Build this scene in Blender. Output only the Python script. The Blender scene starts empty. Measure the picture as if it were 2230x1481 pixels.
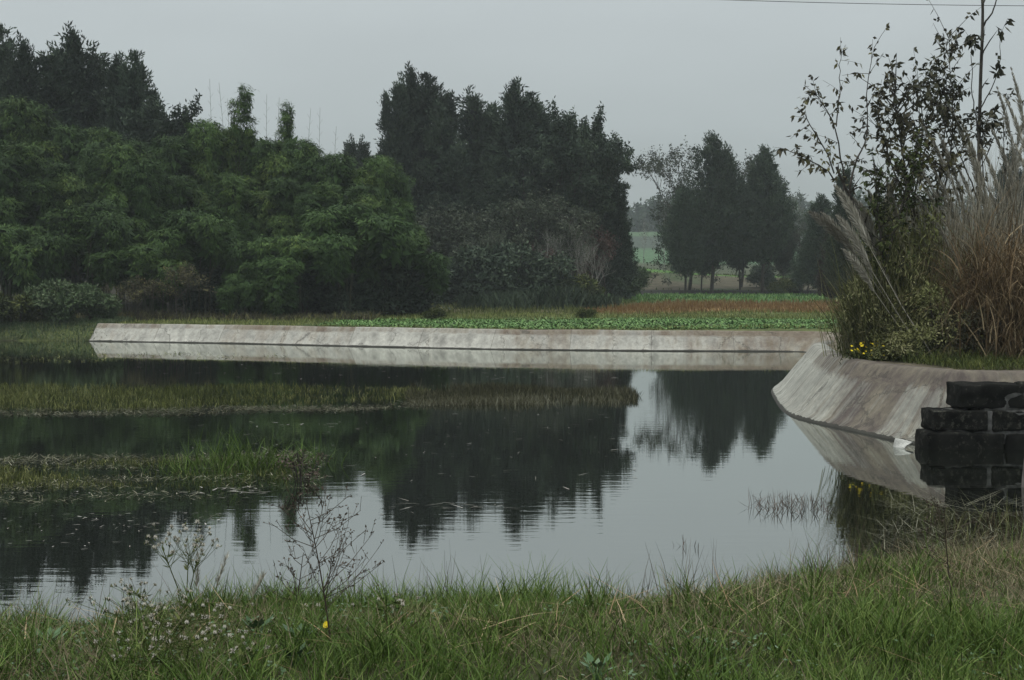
import bpy, bmesh, math
import numpy as np
from mathutils import Vector, Matrix
rad = math.radians
S = bpy.context.scene
COL = S.collection
PI = math.pi

# ------------------------------------------------------------------ camera
F, CX, CY, HOR, CAMZ = 2900.0, 1115.0, 740.5, 600.0, 2.2
PITCH = math.atan((CY - HOR) / F)
cam_d = bpy.data.cameras.new('camera')
cam_d.sensor_width = 36.0
cam_d.lens = 36.0 * F / 2230.0
cam_d.clip_start, cam_d.clip_end = 0.05, 6000
cam = bpy.data.objects.new('camera', cam_d)
cam.location = (0, 0, CAMZ)
cam.rotation_euler = (PI / 2 - PITCH, 0, 0)
COL.objects.link(cam)
S.camera = cam

# ------------------------------------------------------------------ sky, sun, exposure
S.view_settings.view_transform = 'Standard'
S.view_settings.look = 'None'
S.view_settings.exposure = 0.0
S.view_settings.gamma = 1.0
SUN_EL, SUN_ROT = rad(74), rad(-120)       # behind the camera, to the left
W = bpy.data.worlds.new('World')
S.world = W
W.use_nodes = True
nt = W.node_tree
nt.nodes.clear()
def wn(t, **k):
    n = nt.nodes.new(t)
    for a, b in k.items():
        setattr(n, a, b)
    return n
wo, bg = wn('ShaderNodeOutputWorld'), wn('ShaderNodeBackground')
sky = wn('ShaderNodeTexSky', sky_type='NISHITA', sun_disc=False, sun_elevation=SUN_EL, sun_rotation=SUN_ROT, air_density=1.0, dust_density=4.0)
hs = wn('ShaderNodeHueSaturation')
hs.inputs['Saturation'].default_value = 0.35
nt.links.new(sky.outputs[0], hs.inputs['Color'])
tc = wn('ShaderNodeTexCoord')
sep = wn('ShaderNodeSeparateXYZ')
nt.links.new(tc.outputs['Generated'], sep.inputs[0])
# overcast cloud deck: brighter towards the zenith
ramp = wn('ShaderNodeValToRGB')
cr = ramp.color_ramp
cr.elements[0].position, cr.elements[0].color = 0.0, (0.29, 0.33, 0.325, 1)
cr.elements[1].position, cr.elements[1].color = 1.0, (1.30, 1.39, 1.43, 1)
for p_, c_ in ((0.055, (0.345, 0.385, 0.385, 1)), (0.11, (0.425, 0.475, 0.485, 1)), (0.20, (0.49, 0.54, 0.555, 1)), (0.45, (0.78, 0.84, 0.87, 1))):
    e_ = cr.elements.new(p_)
    e_.color = c_
nt.links.new(sep.outputs['Z'], ramp.inputs[0])
ns = wn('ShaderNodeTexNoise')
ns.inputs['Scale'].default_value = 2.2
ns.inputs['Detail'].default_value = 3
mp = wn('ShaderNodeMapping')
mp.inputs['Scale'].default_value = (1, 1, 3.0)
nt.links.new(tc.outputs['Generated'], mp.inputs[0])
nt.links.new(mp.outputs[0], ns.inputs['Vector'])
mr = wn('ShaderNodeMapRange')
mr.inputs['From Min'].default_value, mr.inputs['From Max'].default_value = 0.3, 0.7
mr.inputs['To Min'].default_value, mr.inputs['To Max'].default_value = 9.5, 11.4
nt.links.new(ns.outputs[0], mr.inputs[0])
vm = wn('ShaderNodeVectorMath', operation='SCALE')
nt.links.new(ramp.outputs[0], vm.inputs[0])
nt.links.new(mr.outputs[0], vm.inputs['Scale'])
mx = wn('ShaderNodeMix', data_type='RGBA')
mx.inputs[0].default_value = 0.93
nt.links.new(hs.outputs[0], mx.inputs[6])
nt.links.new(vm.outputs[0], mx.inputs[7])
nt.links.new(mx.outputs[2], bg.inputs[0])
bg.inputs[1].default_value = 0.1
nt.links.new(bg.outputs[0], wo.inputs[0])
sd_ = bpy.data.lights.new('sun', 'SUN')
sd_.energy, sd_.angle, sd_.color = 1.4, rad(34), (1.0, 0.97, 0.92)
sun = bpy.data.objects.new('sun', sd_)
sun.rotation_euler = Vector((math.sin(SUN_ROT) * math.cos(SUN_EL), math.cos(SUN_ROT) * math.cos(SUN_EL), math.sin(SUN_EL))).to_track_quat('Z', 'Y').to_euler()
sun.location = (-20, -20, 40)
COL.objects.link(sun)
S.cycles.max_bounces = 6
S.cycles.diffuse_bounces = 2
S.cycles.glossy_bounces = 3
S.cycles.transparent_max_bounces = 4
S.cycles.volume_bounces = 1
S.cycles.caustics_reflective = False

# ------------------------------------------------------------------ helpers
RNG = np.random.default_rng(11)
def G(px, py, z=0.0):
    """point of the plane at height z seen at a place of the photograph"""
    d = Vector(((px - CX) / F, math.cos(PITCH) + (CY - py) / F * math.sin(PITCH), -math.sin(PITCH) + (CY - py) / F * math.cos(PITCH)))
    t = (z - CAMZ) / d.z
    return np.array((d.x * t, d.y * t, z))
def A(px, py, Y):
    """point at distance Y along that line of sight"""
    d = Vector(((px - CX) / F, math.cos(PITCH) + (CY - py) / F * math.sin(PITCH), -math.sin(PITCH) + (CY - py) / F * math.cos(PITCH)))
    t = Y / d.y
    return np.array((d.x * t, Y, CAMZ + d.z * t))
def unit(v):
    return v / np.maximum(np.linalg.norm(v, axis=-1, keepdims=True), 1e-9)
def noise2(x, y, s=1.0, seed=0):
    r = np.random.default_rng(1000 + seed)
    o = 0
    for k in range(7):
        a, f, p = r.uniform(0, 2 * PI), s * (0.5 + 0.45 * k), r.uniform(0, 6.28)
        o = o + np.sin((x * np.cos(a) + y * np.sin(a)) * f + p + 1.3 * np.sin((y * np.cos(a) - x * np.sin(a)) * f * 0.6 + p)) / (1 + 0.3 * k)
    return o / 3.2
def sstep(a, b, x):
    t = np.clip((x - a) / (b - a), 0, 1)
    return t * t * (3 - 2 * t)

def mesh_quads(name, Q, mats, tint=None, mi=None, uv=None, smooth=False):
    """a mesh of loose quads, Q = (n,4,3)"""
    Q = np.asarray(Q, dtype=np.float32)
    n = len(Q)
    me = bpy.data.meshes.new(name)
    me.vertices.add(n * 4)
    me.vertices.foreach_set('co', Q.reshape(-1))
    me.loops.add(n * 4)
    me.loops.foreach_set('vertex_index', np.arange(n * 4, dtype=np.int32))
    me.polygons.add(n)
    me.polygons.foreach_set('loop_start', np.arange(0, n * 4, 4, dtype=np.int32))
    for m in mats:
        me.materials.append(m)
    if mi is not None:
        me.polygons.foreach_set('material_index', np.asarray(mi, dtype=np.int32))
    if smooth:
        me.polygons.foreach_set('use_smooth', np.ones(n, dtype=bool))
    if tint is not None:
        at = me.attributes.new('tint', 'FLOAT', 'FACE')
        at.data.foreach_set('value', np.asarray(tint, dtype=np.float32))
    me.update(calc_edges=True)
    return me
def mesh_grid(name, V, nu, nv, mats, smooth=True, uv=None, colors=None):
    """V = (nu*nv,3) laid out u-major"""
    i = np.arange(nu - 1)[:, None] * nv + np.arange(nv - 1)[None]
    i = i.reshape(-1)
    fc = np.stack([i, i + nv, i + nv + 1, i + 1], 1).astype(np.int32)
    me = bpy.data.meshes.new(name)
    me.vertices.add(nu * nv)
    me.vertices.foreach_set('co', np.asarray(V, dtype=np.float32).reshape(-1))
    me.loops.add(len(fc) * 4)
    me.loops.foreach_set('vertex_index', fc.reshape(-1))
    me.polygons.add(len(fc))
    me.polygons.foreach_set('loop_start', np.arange(0, len(fc) * 4, 4, dtype=np.int32))
    me.polygons.foreach_set('use_smooth', np.full(len(fc), smooth))
    for m in mats:
        me.materials.append(m)
    if uv is not None:
        at = me.attributes.new('strip', 'FLOAT_VECTOR', 'POINT')
        at.data.foreach_set('vector', np.asarray(uv, dtype=np.float32).reshape(-1))
    if colors is not None:
        at = me.attributes.new('zone', 'FLOAT_COLOR', 'POINT')
        at.data.foreach_set('color', np.asarray(colors, dtype=np.float32).reshape(-1))
    me.update(calc_edges=True)
    return me
def link(name, me, parent=None, loc=None):
    o = bpy.data.objects.new(name, me)
    COL.objects.link(o)
    if parent is not None:
        o.parent = parent
    if loc is not None:
        o.location = loc
    return o
def tag(o, label=None, cat=None, group=None, kind=None):
    for k, v in (('label', label), ('category', cat), ('group', group), ('kind', kind)):
        if v:
            o[k] = v
    return o
def thing(name, label, cat, loc=(0, 0, 0), rz=0, group=None):
    o = bpy.data.objects.new(name, None)
    o.empty_display_size = 0.3
    COL.objects.link(o)
    o.location, o.rotation_euler = loc, (0, 0, rz)
    return tag(o, label, cat, group)
def dup(parts, name, label, cat, loc, rz=0, sc=(1, 1, 1), group=None):
    """a thing whose parts share the mesh data of a model: parts = [(part name, mesh)]"""
    t = thing(name, label, cat, loc, rz, group)
    t.scale = sc
    for pn, me in parts:
        link(pn, me, t)
    return t

def leafq(P, D, N, L, Wd):
    """diamond leaves: base P, heading D, facing N"""
    D = unit(D)
    Sd = unit(np.cross(D, N))
    L, Wd = np.broadcast_to(L, len(P))[:, None], np.broadcast_to(Wd, len(P))[:, None]
    m = P + D * L * 0.42
    return np.stack([P, m + Sd * Wd / 2, P + D * L, m - Sd * Wd / 2], 1)
def blades(B, az, lean, L, Wd, bend, nseg=3, face=None):
    """curved grass blades -> quads; az heading, lean from the vertical (rad), bend = droop"""
    n = len(B)
    h = np.stack([np.cos(az), np.sin(az), np.zeros(n)], 1)
    up = np.array([0, 0, 1.0])
    sa = np.random.default_rng(n).uniform(0, 2 * PI, n) if face is None else face
    sd = np.stack([np.cos(sa), np.sin(sa), np.zeros(n)], 1)
    L, Wd, bend, lean = [np.broadcast_to(v, n)[:, None] for v in (L, Wd, bend, lean)]
    rows = []
    p = B.copy()
    ang = lean.copy()
    for k in range(nseg + 1):
        s = k / nseg
        w = Wd / 2 * (1 - s ** 1.6) * (0.75 + 0.25 * min(1, s * 4)) + 0.0004
        rows.append((p - sd * w, p + sd * w))
        p = p + (h * np.sin(ang) + up * np.cos(ang)) * L / nseg
        ang = ang + bend / nseg
    q = [np.stack([rows[k][0], rows[k][1], rows[k + 1][1], rows[k + 1][0]], 1) for k in range(nseg)]
    return np.concatenate(q, 0)
def tube(pts, rr, sides=5):
    pts = np.asarray(pts, float)
    n = len(pts)
    rr = np.broadcast_to(rr, n)
    t = unit(np.gradient(pts, axis=0))
    ref = np.array([0.31, 0.2, 0.93]) if abs(t[0][2]) < 0.9 else np.array([0.95, 0.2, 0.1])
    u = unit(np.cross(t, ref))
    v = np.cross(t, u)
    a = np.linspace(0, 2 * PI, sides, endpoint=False)
    ring = pts[:, None] + (u[:, None] * np.cos(a)[None, :, None] + v[:, None] * np.sin(a)[None, :, None]) * rr[:, None, None]
    r2 = np.roll(ring, -1, axis=1)
    return np.stack([ring[:-1], r2[:-1], r2[1:], ring[1:]], 2).reshape(-1, 4, 3)
def randdir(r, n):
    return unit(r.normal(size=(n, 3)))

# ------------------------------------------------------------------ materials
def mat(name):
    m = bpy.data.materials.new(name)
    m.use_nodes = True
    b = m.node_tree.nodes['Principled BSDF']
    return m, m.node_tree, b
def nd(t, kind, **k):
    n = t.nodes.new(kind)
    for a, b in k.items():
        setattr(n, a, b)
    return n
def leafmat(name, c1, c2, c3=None, rough=0.6, spec=0.08, vary=0.25):
    """colour runs c1 -> c2 (-> c3) over the leaf's own tint; a little variation from plant to plant"""
    m, t, b = mat(name)
    at = nd(t, 'ShaderNodeAttribute', attribute_name='tint')
    r = nd(t, 'ShaderNodeValToRGB')
    r.color_ramp.elements[0].color = (*c1, 1)
    r.color_ramp.elements[1].color = (*(c3 or c2), 1)
    if c3:
        e = r.color_ramp.elements.new(0.55)
        e.color = (*c2, 1)
    t.links.new(at.outputs['Fac'], r.inputs[0])
    oi = nd(t, 'ShaderNodeObjectInfo')
    mr_ = nd(t, 'ShaderNodeMapRange')
    mr_.inputs['To Min'].default_value, mr_.inputs['To Max'].default_value = 1 - vary, 1 + vary
    t.links.new(oi.outputs['Random'], mr_.inputs[0])
    hv = nd(t, 'ShaderNodeHueSaturation')
    t.links.new(mr_.outputs[0], hv.inputs['Value'])
    t.links.new(r.outputs[0], hv.inputs['Color'])
    t.links.new(hv.outputs[0], b.inputs['Base Color'])
    b.inputs['Roughness'].default_value = rough
    b.inputs['Specular IOR Level'].default_value = spec
    return m
def plainmat(name, c, rough=0.8, c2=None, scale=8.0, bump=0.0, spec=0.3):
    m, t, b = mat(name)
    b.inputs['Roughness'].default_value = rough
    b.inputs['Specular IOR Level'].default_value = spec
    tcx = nd(t, 'ShaderNodeTexCoord')
    n = nd(t, 'ShaderNodeTexNoise')
    n.inputs['Scale'].default_value = scale
    n.inputs['Detail'].default_value = 6
    t.links.new(tcx.outputs['Object'], n.inputs['Vector'])
    r = nd(t, 'ShaderNodeValToRGB')
    r.color_ramp.elements[0].position, r.color_ramp.elements[1].position = 0.35, 0.65
    r.color_ramp.elements[0].color = (*c, 1)
    r.color_ramp.elements[1].color = (*(c2 or [v * 1.5 for v in c]), 1)
    t.links.new(n.outputs[0], r.inputs[0])
    t.links.new(r.outputs[0], b.inputs['Base Color'])
    if bump:
        bp = nd(t, 'ShaderNodeBump')
        bp.inputs['Strength'].default_value = 0.7
        bp.inputs['Distance'].default_value = bump
        t.links.new(n.outputs[0], bp.inputs['Height'])
        t.links.new(bp.outputs[0], b.inputs['Normal'])
    return m

M = {}
M['cypress'] = leafmat('cypress_leaf', (0.017, 0.028, 0.019), (0.038, 0.058, 0.036), (0.070, 0.094, 0.056))
M['cypress_red'] = leafmat('rusty_leaf', (0.030, 0.024, 0.020), (0.050, 0.040, 0.034), (0.06, 0.06, 0.04))
M['bamboo'] = leafmat('bamboo_leaf', (0.028, 0.056, 0.017), (0.062, 0.110, 0.028), (0.135, 0.185, 0.044), vary=0.22)
M['greyleaf'] = leafmat('grey_green_leaf', (0.035, 0.046, 0.030), (0.062, 0.078, 0.048), (0.12, 0.13, 0.095))
M['bushleaf'] = leafmat('bush_leaf', (0.045, 0.072, 0.034), (0.075, 0.115, 0.050), (0.15, 0.17, 0.10))
M['olive'] = leafmat('olive_leaf', (0.030, 0.042, 0.014), (0.060, 0.078, 0.022), (0.12, 0.13, 0.035))
M['thicket'] = leafmat('thicket_leaf', (0.080, 0.092, 0.036), (0.185, 0.198, 0.078), (0.38, 0.36, 0.19))
M['fieldgrass'] = leafmat('field_grass_blade', (0.060, 0.078, 0.024), (0.115, 0.140, 0.042), (0.22, 0.225, 0.085))
M['purple'] = leafmat('autumn_leaf', (0.042, 0.046, 0.026), (0.078, 0.070, 0.044), (0.16, 0.155, 0.05))
M['redtwig'] = leafmat('red_leaf', (0.050, 0.032, 0.027), (0.080, 0.050, 0.042), (0.12, 0.08, 0.06))
M['bark'] = plainmat('bark', (0.035, 0.030, 0.024), 0.9, (0.075, 0.066, 0.055), 12, 0.01)
M['palebark'] = plainmat('pale_bark', (0.20, 0.195, 0.175), 0.9, (0.36, 0.35, 0.31), 9)
M['culm'] = plainmat('bamboo_culm', (0.030, 0.038, 0.018), 0.6, (0.060, 0.062, 0.034), 3)
M['grass'] = leafmat('grass_blade', (0.045, 0.080, 0.018), (0.086, 0.142, 0.028), (0.185, 0.225, 0.068), rough=0.5, vary=0.0)
M['straw'] = leafmat('straw_blade', (0.11, 0.085, 0.05), (0.20, 0.17, 0.105), (0.32, 0.28, 0.19), rough=0.7, vary=0.0)
M['crop'] = leafmat('crop_leaf', (0.045, 0.105, 0.024), (0.095, 0.190, 0.046), (0.21, 0.32, 0.12), rough=0.45, vary=0.0)
M['tan'] = leafmat('tan_stubble', (0.115, 0.066, 0.026), (0.175, 0.107, 0.043), (0.23, 0.17, 0.08), vary=0.0)
M['waterweed'] = leafmat('water_weed', (0.035, 0.044, 0.012), (0.095, 0.112, 0.028), (0.27, 0.27, 0.11), vary=0.0)
M['deadweed'] = leafmat('dead_water_weed', (0.030, 0.030, 0.015), (0.075, 0.074, 0.038), (0.24, 0.235, 0.17), vary=0.0)
M['drygrass'] = leafmat('brown_dry_grass', (0.11, 0.074, 0.040), (0.215, 0.152, 0.083), (0.42, 0.33, 0.20), rough=0.7)
M['reedleaf'] = leafmat('reed_leaf', (0.055, 0.065, 0.022), (0.095, 0.105, 0.042), (0.20, 0.18, 0.095))
M['reedstraw'] = leafmat('pale_reed', (0.14, 0.125, 0.085), (0.27, 0.245, 0.18), (0.48, 0.44, 0.35), rough=0.8)
M['plume'] = leafmat('seed_plume', (0.25, 0.235, 0.19), (0.37, 0.35, 0.29), (0.55, 0.525, 0.45), rough=0.9)
M['fluff'] = leafmat('seed_fluff', (0.30, 0.275, 0.225), (0.50, 0.47, 0.40), (0.72, 0.69, 0.61), rough=0.9, vary=0.0)
M['weedstem'] = leafmat('dry_weed', (0.045, 0.035, 0.025), (0.085, 0.068, 0.05), (0.19, 0.14, 0.12), vary=0.0)
M['broad'] = leafmat('broad_leaf', (0.055, 0.10, 0.045), (0.085, 0.140, 0.070), (0.15, 0.20, 0.13), rough=0.45)
M['yellow'] = plainmat('yellow_petal', (0.75, 0.56, 0.01), 0.6, (0.85, 0.68, 0.03), 40)
M['debris'] = leafmat('floating_debris', (0.11, 0.105, 0.085), (0.22, 0.21, 0.18), (0.42, 0.41, 0.37), vary=0.0)
M['cable'] = plainmat('cable', (0.03, 0.03, 0.03), 0.6)

# ground: colour by zone (crops, soil, stubble) broken up by noise
m, t, b = mat('soil')
at = nd(t, 'ShaderNodeAttribute', attribute_name='zone')
geo = nd(t, 'ShaderNodeTexCoord')
n1, n2 = nd(t, 'ShaderNodeTexNoise'), nd(t, 'ShaderNodeTexNoise')
n1.inputs['Scale'].default_value, n1.inputs['Detail'].default_value = 1.1, 8
n2.inputs['Scale'].default_value, n2.inputs['Detail'].default_value = 14, 6
t.links.new(geo.outputs['Object'], n1.inputs['Vector'])
t.links.new(geo.outputs['Object'], n2.inputs['Vector'])
ad = nd(t, 'ShaderNodeMath', operation='MULTIPLY')
t.links.new(n1.outputs[0], ad.inputs[0])
t.links.new(n2.outputs[0], ad.inputs[1])
mr_ = nd(t, 'ShaderNodeMapRange')
mr_.inputs['From Min'].default_value, mr_.inputs['From Max'].default_value = 0.12, 0.40
mr_.inputs['To Min'].default_value, mr_.inputs['To Max'].default_value = 0.55, 1.5
t.links.new(ad.outputs[0], mr_.inputs[0])
sc_ = nd(t, 'ShaderNodeVectorMath', operation='SCALE')
t.links.new(at.outputs['Color'], sc_.inputs[0])
t.links.new(mr_.outputs[0], sc_.inputs['Scale'])
t.links.new(sc_.outputs[0], b.inputs['Base Color'])
b.inputs['Roughness'].default_value = 0.95
b.inputs['Specular IOR Level'].default_value = 0.1
bp = nd(t, 'ShaderNodeBump')
bp.inputs['Distance'].default_value = 0.05
t.links.new(n2.outputs[0], bp.inputs['Height'])
t.links.new(bp.outputs[0], b.inputs['Normal'])
M['soil'] = m

# still, murky pond water
m, t, b = mat('pond_water')
out = t.nodes['Material Output']
t.nodes.remove(b)
dif, glo = nd(t, 'ShaderNodeBsdfDiffuse'), nd(t, 'ShaderNodeBsdfGlossy')
dif.inputs[0].default_value = (0.006, 0.007, 0.005, 1)
glo.inputs['Color'].default_value = (0.93, 0.96, 0.93, 1)
glo.inputs['Roughness'].default_value = 0.0
fr = nd(t, 'ShaderNodeFresnel')
fr.inputs['IOR'].default_value = 1.45
tcw = nd(t, 'ShaderNodeTexCoord')
mpw = nd(t, 'ShaderNodeMapping')
mpw.inputs['Scale'].default_value = (0.9, 5.0, 1)
nw = nd(t, 'ShaderNodeTexNoise')
nw.inputs['Scale'].default_value, nw.inputs['Detail'].default_value = 1.6, 3
t.links.new(tcw.outputs['Object'], mpw.inputs[0])
t.links.new(mpw.outputs[0], nw.inputs['Vector'])
# ripples come and go over the pond
nm = nd(t, 'ShaderNodeTexNoise')
nm.inputs['Scale'].default_value = 0.13
t.links.new(tcw.outputs['Object'], nm.inputs['Vector'])
mrw = nd(t, 'ShaderNodeMapRange')
mrw.inputs['From Min'].default_value, mrw.inputs['From Max'].default_value = 0.4, 0.65
mrw.inputs['To Min'].default_value, mrw.inputs['To Max'].default_value = 0.25, 1.0
t.links.new(nm.outputs[0], mrw.inputs[0])
bw = nd(t, 'ShaderNodeBump')
bw.inputs['Distance'].default_value = 0.0013
t.links.new(mrw.outputs[0], bw.inputs['Strength'])
t.links.new(nw.outputs[0], bw.inputs['Height'])
for n_ in (dif, glo, fr):
    t.links.new(bw.outputs[0], n_.inputs['Normal'])
pw = nd(t, 'ShaderNodeMath', operation='POWER')
pw.inputs[1].default_value = 0.52
t.links.new(fr.outputs[0], pw.inputs[0])
ms = nd(t, 'ShaderNodeMixShader')
t.links.new(pw.outputs[0], ms.inputs[0])
t.links.new(dif.outputs[0], ms.inputs[1])
t.links.new(glo.outputs[0], ms.inputs[2])
t.links.new(ms.outputs[0], out.inputs[0])
M['water'] = m

# trowelled concrete lining: streaks run down the slope, slabs 2.4 m long, stains
def concrete(name, base, stain, stain_lo, stain_hi, slab=2.4, sc=(9, 0.7, 1), rot=0.05):
    m, t, b = mat(name)
    at = nd(t, 'ShaderNodeAttribute', attribute_name='strip')
    mp1 = nd(t, 'ShaderNodeMapping')
    mp1.inputs['Scale'].default_value = sc
    mp1.inputs['Rotation'].default_value = (0, 0, rot)
    t.links.new(at.outputs['Vector'], mp1.inputs[0])
    streak = nd(t, 'ShaderNodeTexNoise')
    streak.inputs['Scale'].default_value, streak.inputs['Detail'].default_value = 1.3, 6
    t.links.new(mp1.outputs[0], streak.inputs['Vector'])
    blot = nd(t, 'ShaderNodeTexNoise')
    blot.inputs['Scale'].default_value, blot.inputs['Detail'].default_value = 2.3, 9
    blot.inputs['Roughness'].default_value = 0.68
    t.links.new(at.outputs['Vector'], blot.inputs['Vector'])
    sp = nd(t, 'ShaderNodeSeparateXYZ')
    t.links.new(at.outputs['Vector'], sp.inputs[0])
    dv = nd(t, 'ShaderNodeMath', operation='DIVIDE')
    dv.inputs[1].default_value = slab
    t.links.new(sp.outputs['X'], dv.inputs[0])
    fl = nd(t, 'ShaderNodeMath', operation='FLOOR')
    t.links.new(dv.outputs[0], fl.inputs[0])
    wnz = nd(t, 'ShaderNodeTexWhiteNoise', noise_dimensions='1D')
    t.links.new(fl.outputs[0], wnz.inputs['W'])
    frc = nd(t, 'ShaderNodeMath', operation='FRACT')
    t.links.new(dv.outputs[0], frc.inputs[0])
    jn = nd(t, 'ShaderNodeMath', operation='LESS_THAN')
    jn.inputs[1].default_value = 0.005
    t.links.new(frc.outputs[0], jn.inputs[0])
    # base tone
    r = nd(t, 'ShaderNodeValToRGB')
    r.color_ramp.elements[0].position, r.color_ramp.elements[1].position = 0.36, 0.62
    r.color_ramp.elements[0].color = (*[v * 0.6 for v in base], 1)
    r.color_ramp.elements[1].color = (*[v * 1.2 for v in base], 1)
    a1 = nd(t, 'ShaderNodeMix', data_type='FLOAT')
    a1.inputs[0].default_value = 0.5
    t.links.new(streak.outputs[0], a1.inputs[2])
    t.links.new(blot.outputs[0], a1.inputs[3])
    t.links.new(a1.outputs[0], r.inputs[0])
    # stains: stronger in the third component of the strip attribute (painted along the bank)
    sm = nd(t, 'ShaderNodeMath', operation='ADD')
    t.links.new(sp.outputs['Z'], sm.inputs[0])
    t.links.new(streak.outputs[0], sm.inputs[1])
    sm2 = nd(t, 'ShaderNodeMath', operation='MULTIPLY_ADD')
    t.links.new(wnz.outputs[0], sm2.inputs[0])
    sm2.inputs[1].default_value = 0.25
    t.links.new(sm.outputs[0], sm2.inputs[2])
    sr = nd(t, 'ShaderNodeMapRange')
    sr.inputs['From Min'].default_value, sr.inputs['From Max'].default_value = stain_lo, stain_hi
    sr.inputs['To Max'].default_value = 0.95
    t.links.new(sm2.outputs[0], sr.inputs[0])
    sc2 = nd(t, 'ShaderNodeValToRGB')
    sc2.color_ramp.elements[0].position, sc2.color_ramp.elements[1].position = 0.38, 0.62
    sc2.color_ramp.elements[0].color = (*stain[0], 1)
    sc2.color_ramp.elements[1].color = (*stain[1], 1)
    t.links.new(blot.outputs[0], sc2.inputs[0])
    m1 = nd(t, 'ShaderNodeMix', data_type='RGBA')
    t.links.new(sr.outputs[0], m1.inputs[0])
    t.links.new(r.outputs[0], m1.inputs[6])
    t.links.new(sc2.outputs[0], m1.inputs[7])
    m2 = nd(t, 'ShaderNodeMix', data_type='RGBA')
    t.links.new(jn.outputs[0], m2.inputs[0])
    t.links.new(m1.outputs[2], m2.inputs[6])
    m2.inputs[7].default_value = (0.13, 0.12, 0.10, 1)
    # wet band along the waterline
    wb = nd(t, 'ShaderNodeMath', operation='LESS_THAN')
    wa = nd(t, 'ShaderNodeMath', operation='MULTIPLY_ADD')
    t.links.new(streak.outputs[0], wa.inputs[0])
    wa.inputs[1].default_value = -0.05
    t.links.new(sp.outputs['Y'], wa.inputs[2])
    t.links.new(wa.outputs[0], wb.inputs[0])
    wb.inputs[1].default_value = 0.012
    m3 = nd(t, 'ShaderNodeMix', data_type='RGBA')
    t.links.new(wb.outputs[0], m3.inputs[0])
    t.links.new(m2.outputs[2], m3.inputs[6])
    m3.inputs[7].default_value = (0.045, 0.044, 0.036, 1)
    gn = nd(t, 'ShaderNodeTexNoise')
    gn.inputs['Scale'].default_value, gn.inputs['Detail'].default_value = 11, 9
    gn.inputs['Roughness'].default_value = 0.75
    t.links.new(at.outputs['Vector'], gn.inputs['Vector'])
    gm = nd(t, 'ShaderNodeMapRange')
    gm.inputs['From Min'].default_value, gm.inputs['From Max'].default_value = 0.32, 0.66
    gm.inputs['To Min'].default_value, gm.inputs['To Max'].default_value = 0.70, 1.18
    t.links.new(gn.outputs[0], gm.inputs[0])
    gs = nd(t, 'ShaderNodeVectorMath', operation='SCALE')
    t.links.new(m3.outputs[2], gs.inputs[0])
    t.links.new(gm.outputs[0], gs.inputs['Scale'])
    # thin cracks
    vo = nd(t, 'ShaderNodeTexVoronoi', feature='DISTANCE_TO_EDGE')
    vo.inputs['Scale'].default_value = 0.55
    wv_ = nd(t, 'ShaderNodeVectorMath', operation='MULTIPLY_ADD')
    t.links.new(blot.outputs['Color'], wv_.inputs[0])
    wv_.inputs[1].default_value = (0.8, 0.8, 0)
    t.links.new(at.outputs['Vector'], wv_.inputs[2])
    t.links.new(wv_.outputs[0], vo.inputs['Vector'])
    vc = nd(t, 'ShaderNodeMath', operation='LESS_THAN')
    t.links.new(vo.outputs['Distance'], vc.inputs[0])
    vc.inputs[1].default_value = 0.006
    vf = nd(t, 'ShaderNodeMath', operation='MULTIPLY')
    t.links.new(vc.outputs[0], vf.inputs[0])
    vf.inputs[1].default_value = 0.55
    m4 = nd(t, 'ShaderNodeMix', data_type='RGBA')
    t.links.new(vf.outputs[0], m4.inputs[0])
    t.links.new(gs.outputs[0], m4.inputs[6])
    m4.inputs[7].default_value = (0.05, 0.046, 0.038, 1)
    t.links.new(m4.outputs[2], b.inputs['Base Color'])
    b.inputs['Roughness'].default_value = 0.85
    b.inputs['Specular IOR Level'].default_value = 0.25
    bp = nd(t, 'ShaderNodeBump')
    bp.inputs['Distance'].default_value = 0.02
    bp.inputs['Strength'].default_value = 0.6
    t.links.new(a1.outputs[0], bp.inputs['Height'])
    t.links.new(bp.outputs[0], b.inputs['Normal'])
    return m
M['conc_far'] = concrete('weathered_concrete', (0.42, 0.41, 0.36), ((0.15, 0.112, 0.082), (0.22, 0.19, 0.14)), 0.60, 0.95, sc=(2.6, 1.1, 1), rot=0.55)
M['conc_near'] = concrete('stained_concrete', (0.34, 0.34, 0.295), ((0.086, 0.068, 0.060), (0.165, 0.142, 0.105)), 0.62, 0.95)
M['stone'] = plainmat('black_algae_stone', (0.006, 0.006, 0.0055), 0.85, (0.015, 0.015, 0.013), 6, 0.02, 0.04)
M['mortar'] = plainmat('old_mortar', (0.040, 0.040, 0.037), 0.9, (0.16, 0.16, 0.15), 9, 0.015)
M['shard'] = plainmat('pale_concrete_shard', (0.38, 0.38, 0.35), 0.8, (0.5, 0.5, 0.46), 20, 0.01)

# ------------------------------------------------------------------ pond outline: x, y, lined with concrete, bank height, run of the slope
far_px = [(195, 743), (500, 748), (800, 755), (1100, 761.5), (1400, 764.5), (1640, 765.5), (1762, 766)]
near_px = [(1683, 850), (1692, 868), (1705, 889), (1728, 908), (1790, 923), (1860, 938), (1950, 958), (2005, 972)]
shore_px = [(2900, 1185), (2600, 1205), (2230, 1236), (2050, 1248), (1850, 1268), (1600, 1310), (1450, 1336), (1300, 1342), (1100, 1352), (850, 1360), (420, 1356), (260, 1385), (160, 1410), (0, 1400), (-400, 1400), (-1500, 1410)]
PP = [(-27, 46.5, 0, .45, 1.6), (-17.2, 44.9, 0, .5, 1.2)]
PP += [(*G(a, b_)[:2], 1, .57, .5) for a, b_ in far_px]
PP += [(7.05, 32.6, 1, .72, .65), (5.55, 27.2, 1, .86, .75)]
PP += [(*G(a, b_)[:2], 1, .90, .72) for a, b_ in near_px]
PP += [(5.75, 17.1, 1, .9, .75), (9.8, 16.9, 1, .9, .8), (10.0, 13.6, 0, .6, 2.0)]
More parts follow.
